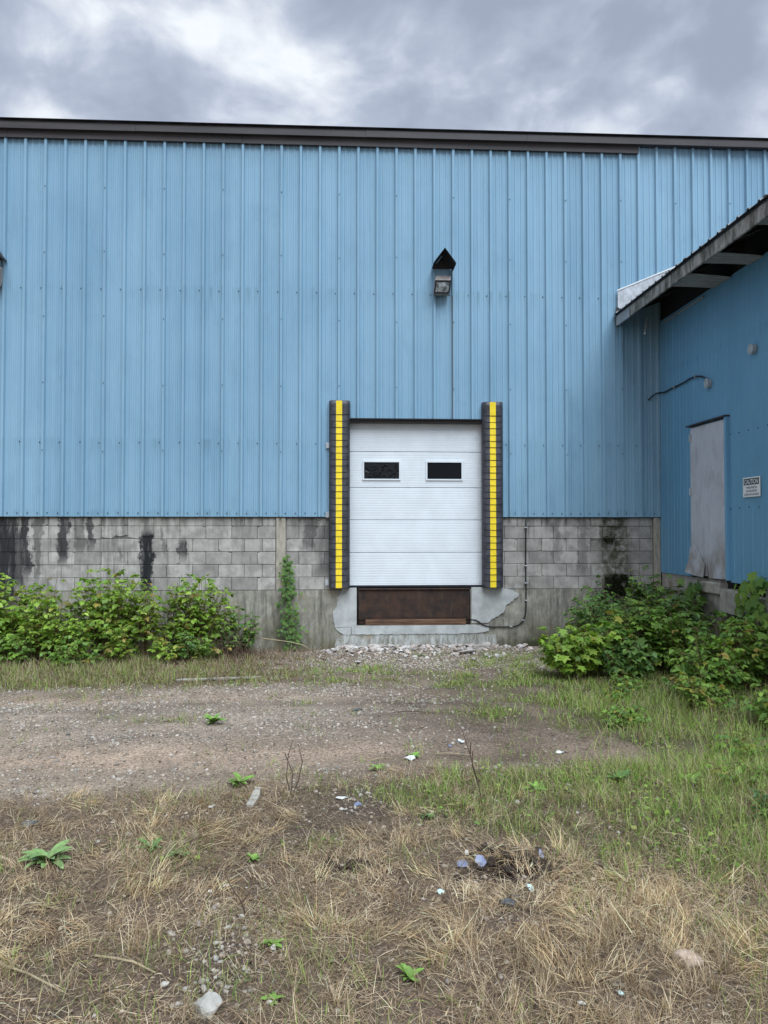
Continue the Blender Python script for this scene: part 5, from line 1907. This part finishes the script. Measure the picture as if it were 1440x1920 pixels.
RL = []
for kind, c in ((0, (0.19, 0.30, 0.10)), (1, (0.17, 0.30, 0.05)), (0, (0.10, 0.185, 0.05))):
    me = rosette_leaf(kind).mesh('leaf')
    smooth(me)
    me.materials.append(M('weed_leaf_%d' % len(RL), c, 0.55, 0.22, 25))
    RL.append(me)
for x, y, s, n, kind, label in (
    (-1.53, -8.14, 0.15, 18, 0, 'big pale green rosette weed in the dry grass at lower left'),
    (-1.15, -5.10, 0.13, 12, 1, 'bright green weed alone on the gravel track'),
    (-0.68, -6.91, 0.12, 12, 1, 'bright green weed beside the pale wood scrap'),
    (-1.02, -8.0, 0.09, 9, 2, 'dark green broad-leaved weed in the dry grass right of the big rosette'),
    (-0.86, -8.08, 0.085, 9, 2, 'small dark weed between the dry grass and the bare soil'),
    (-0.27, -9.05, 0.055, 9, 1, 'small green weed on the gravelly soil above the grey stone'),
    (0.28, -9.33, 0.06, 9, 1, 'small lime weed in the straw at bottom centre'),
    (-0.24, -9.42, 0.05, 8, 1, 'tiny weed at the bottom edge right of the grey stone'),
    (-0.45, -8.18, 0.055, 9, 1, 'mossy green weed near the white scraps'),
    (0.62, -6.1, 0.07, 8, 1, 'yellow-green weed on the smooth dirt lane'),
    (0.55, -7.62, 0.07, 9, 2, 'green weed left of the thin dead stem'),
    (2.46, -7.08, 0.13, 6, 1, 'yellow-green broad-leaved sprout in the grass at right'),
    (0.30, -6.55, 0.08, 8, 1, 'tiny green weed on the dirt below the white paper'),
    (1.35, -7.15, 0.10, 10, 1, 'fine green weed in the grass at centre right'),
    (2.0, -6.95, 0.12, 10, 2, 'dark green weed at the near edge of the dirt lane'),
):
    z = float(gh(x, y))
    t = thing('rosette_weed', (x, y, z + 0.004), label, 'weed', 'small weeds in the yard')
    for k in range(n):
        a = 6.283 * k / n + random.uniform(-.25, .25)
        q = s * random.uniform(0.65, 1.15)
        inst('leaf', RL[kind], t, (x + 0.006 * math.cos(a), y + 0.006 * math.sin(a), z + 0.004), (random.uniform(0.15, 0.75), random.uniform(-.2, .2), a), (q, q, q))

# thin dead stems


def dead_stem(label, x, y, stems):
    z = float(gh(x, y))
    t = thing('dead_weed', (x, y, z), label, 'dead plant')
    for pts in stems:
        obj('stem', MB().tube([(x + a, y + b_, z + c) for a, b_, c in pts], [0.0042, 0.0036, 0.003, 0.002][:len(pts)], 5), MT['deadstem'], t)


dead_stem('upright wiry brown dead stems forming a loop beside the pale wood scrap', -0.31, -7.14,
          [((0, 0, 0), (-0.03, 0, .12), (-0.02, 0.02, .26), (0.01, .02, .36)), ((0.01, 0, 0), (0.05, 0, .1), (0.075, 0.01, .22), (0.045, .02, .34)), ((0, 0.01, 0), (0.01, 0.03, .14), (-0.045, 0.04, .27))])
dead_stem('single thin dark dead stem leaning over the dirt lane', 0.92, -7.5,
          [((0, 0, 0), (-0.03, .01, .16), (-0.08, .02, .34), (-0.13, .03, .50)), ((-0.035, 0.01, .17), (-0.065, .03, .27), (-.06, .04, .36)), ((-0.08, .02, .34), (-.075, .02, .42))])
dead_stem('short dark dead twig standing in straw at lower left', -0.42, -8.75, [((0, 0, 0), (-.02, 0, .06), (-.07, .01, .13), (-.10, .02, .19)), ((-.02, 0, .05), (.02, .01, .10))])

# ------------------------------------------------------------------ planks, sticks and litter
pl = MB().prism([(-1.99, -2.775), (-1.5, -2.70), (-0.955, -2.64), (-0.95, -2.60), (-1.5, -2.655), (-1.985, -2.72)], 'z', -0.098, -0.070)
tag(obj('timber_plank', pl, MT['greywood'], None, (-1.47, -2.69, -0.1), bev=0.004), 'long weathered pale plank lying in the verge beside the track', 'plank')
z = float(gh(-0.545, -7.16))
tag(obj('wood_scrap', MB().prism([(-0.585, -7.33), (-0.535, -7.335), (-0.515, -7.16), (-0.525, -7.0), (-0.56, -6.99), (-0.572, -7.15)], 'z', z - 0.004, z + 0.022), MT['greywood'], None, (-0.545, -7.16, z), bev=0.004), 'short pale scrap of split wood on the near edge of the track', 'wood scrap')
z = float(gh(3.44, -3.66))
tag(obj('red_stick', MB().tube([(3.36, -3.64, z + 0.02), (3.44, -3.66, z + 0.025), (3.52, -3.69, z + 0.01)], 0.014, 6), MT['redstick'], None, (3.44, -3.66, z)), 'short reddish stick in the grass before the annex thicket', 'stick')
for k, (x, y, L, a, label) in enumerate(((-0.72, -7.85, 0.42, 0.65, 'thin brown twig lying in the dry grass at left'), (0.95, -6.05, 0.30, -0.1, 'thin pale twig on the dirt beside the white paper'),
                                         (0.35, -6.2, 0.16, 0.2, 'short pale twig on the smooth dirt lane'), (0.75, -4.75, 0.40, -0.05, 'dark twig lying on the dark part of the track'),
                                         (-1.25, -9.2, 0.5, -0.55, 'long pale stalk lying in straw at bottom left'), (-0.85, -9.15, 0.32, -0.5, 'pale stalk lying in straw left of the grey stone'),
                                         (1.95, -8.0, 0.2, -.7, 'broken pale stick in the green grass at right'))):
    dx, dy = math.cos(a) * L / 2, math.sin(a) * L / 2
    pts = [(x + dx * u + random.uniform(-.008, .008), y + dy * u + random.uniform(-.008, .008), float(gh(x + dx * u, y + dy * u)) + 0.012 + 0.012 * (1 - u * u)) for u in (-1, -.4, .2, 1)]
    tag(obj('twig', MB().tube(pts, [0.004, 0.0045, 0.004, 0.003], 5), MT['straw_stem'] if 'pale' in label else MT['deadstem'], None, (x, y, pts[1][2])), label, 'twig')


def scrap(x, y, sx, sy, rz, m, label, cat='litter', tilt=0.15, n=8, lift=0.004, seed=0, name='litter_scrap'):
    rnd = random.Random(seed + int(x * 1000))
    sx, sy = sx * 0.78, sy * 0.78
    z = float(gh(x, y))
    ring = []
    for k in range(n):
        a = 6.283 * k / n
        r = rnd.uniform(0.7, 1.1)
        ring.append((sx * r * math.cos(a), sy * r * math.sin(a), rnd.uniform(-.12, .35) * min(sx, sy)))
    mb = MB()
    for dz in (0.0, 0.003):
        mb.v.append((0, 0, dz + 0.12 * min(sx, sy)))
        mb.v += [(a, b_, c + dz) for a, b_, c in ring]
    m1 = n + 1
    for k in range(n):
        q = (k + 1) % n
        mb.f += [(0, 1 + q, 1 + k), (m1, m1 + 1 + k, m1 + 1 + q), (1 + k, 1 + q, m1 + 1 + q, m1 + 1 + k)]
    me = mb.mesh(name)
    fix_normals(me)
    me.materials.append(m)
    o = inst(name, me, None, (x, y, z + lift + 0.2 * min(sx, sy)), (tilt, rnd.uniform(-.15, .15), rz))
    tag(o, label, cat)


P_, T_, B_, S_ = MT['paper'], MT['teal'], MT['blueplastic'], MT['slate']
scrap(0.58, -6.18, 0.062, 0.05, 0.1, P_, 'largest flat white paper scrap on the smooth dirt lane')
scrap(1.06, -5.76, 0.04, 0.05, 0.6, P_, 'crumpled white scrap on the dark dirt right of the paper')
scrap(-0.80, -7.35, 0.034, 0.03, 0, P_, 'pale bluish scrap left of the wood scrap')
scrap(-0.55, -8.45, 0.032, 0.018, 0.3, P_, 'white scrap ring in straw at lower left')
scrap(-0.62, -8.52, 0.018, 0.014, 0.3, P_, 'tiny white scrap beside the white ring')
scrap(1.07, -9.46, 0.018, 0.018, 0, T_, 'pale scrap in straw at the bottom right')
scrap(0.90, -9.52, 0.022, 0.010, -.6, P_, 'thin white scrap at the bottom edge of the yard')
scrap(0.95, -8.58, 0.022, 0.036, 0.5, T_, 'pale teal scrap below the right end of the dug soil', tilt=0.4)
scrap(0.50, -8.60, 0.022, 0.024, 0, T_, 'pale teal scrap below the left end of the dug soil', tilt=0.4)
scrap(0.70, -8.17, 0.018, 0.022, 0, P_, 'white scrap on top of the dug soil', tilt=0.5)
scrap(0.655, -8.29, 0.045, 0.04, 0.3, B_, 'left piece of broken blue plastic on the dug soil', tilt=0.6)
scrap(0.760, -8.28, 0.05, 0.045, -0.2, B_, 'right piece of broken blue plastic on the dug soil', tilt=0.7)
scrap(1.095, -8.23, 0.018, 0.045, 0.2, B_, 'narrow blue plastic shard at the right end of the dug soil', tilt=0.7)
scrap(0.79, -8.76, 0.055, 0.038, -0.2, S_, 'curled dark rubber scrap on bare soil at lower centre', lift=0.012)
scrap(0.845, -8.68, 0.035, 0.025, 0.4, S_, 'small dark rubber scrap behind the curled one')
scrap(0.20, -4.60, 0.09, 0.05, 0.3, S_, 'dark blue scrap half buried in the gravel track')
scrap(0.13, -7.36, 0.042, 0.034, 0.8, B_, 'blue-grey scrap on the bare soil patch at centre')
scrap(0.03, -7.22, 0.055, 0.025, 0.1, P_, 'pale flat scrap on the bare soil patch at centre')
scrap(-1.86, -7.55, 0.075, 0.045, 0.0, S_, 'flat slate scrap in the dry grass at left')
scrap(2.38, -3.85, 0.06, 0.03, 0, P_, 'white scrap at the grass edge right of the track')
scrap(1.85, -6.0, 0.045, 0.03, 0, P_, 'grey-white scrap on the dirt lane at right')
scrap(0.95, -5.85, 0.02, 0.03, .4, B_, 'small blue scrap right of the white paper')

# dug soil clods
SO = []
for k in range(4):
    me = stone_mesh(500 + k, 2, 0.75, 0.9)
    me.materials.append(MT['soil'])
    SO.append(me)
for k in range(60):
    cx, cy, sx, sy = (0.92, -8.27, 0.17, 0.07) if k < 44 else (0.08, -8.26, 0.10, 0.03)
    x, y = random.gauss(cx, sx), random.gauss(cy, sy)
    s = random.uniform(0.010, 0.03)
    tag(inst('soil_clod', random.choice(SO), None, (x, y, float(gh(x, y)) - 0.004), (random.uniform(-.4, .4), random.uniform(-.4, .4), random.uniform(0, 6.3)), (s, s, s)),
        'dark brown clod of dug soil in the dry grass', 'soil clod', 'clods of dug soil')
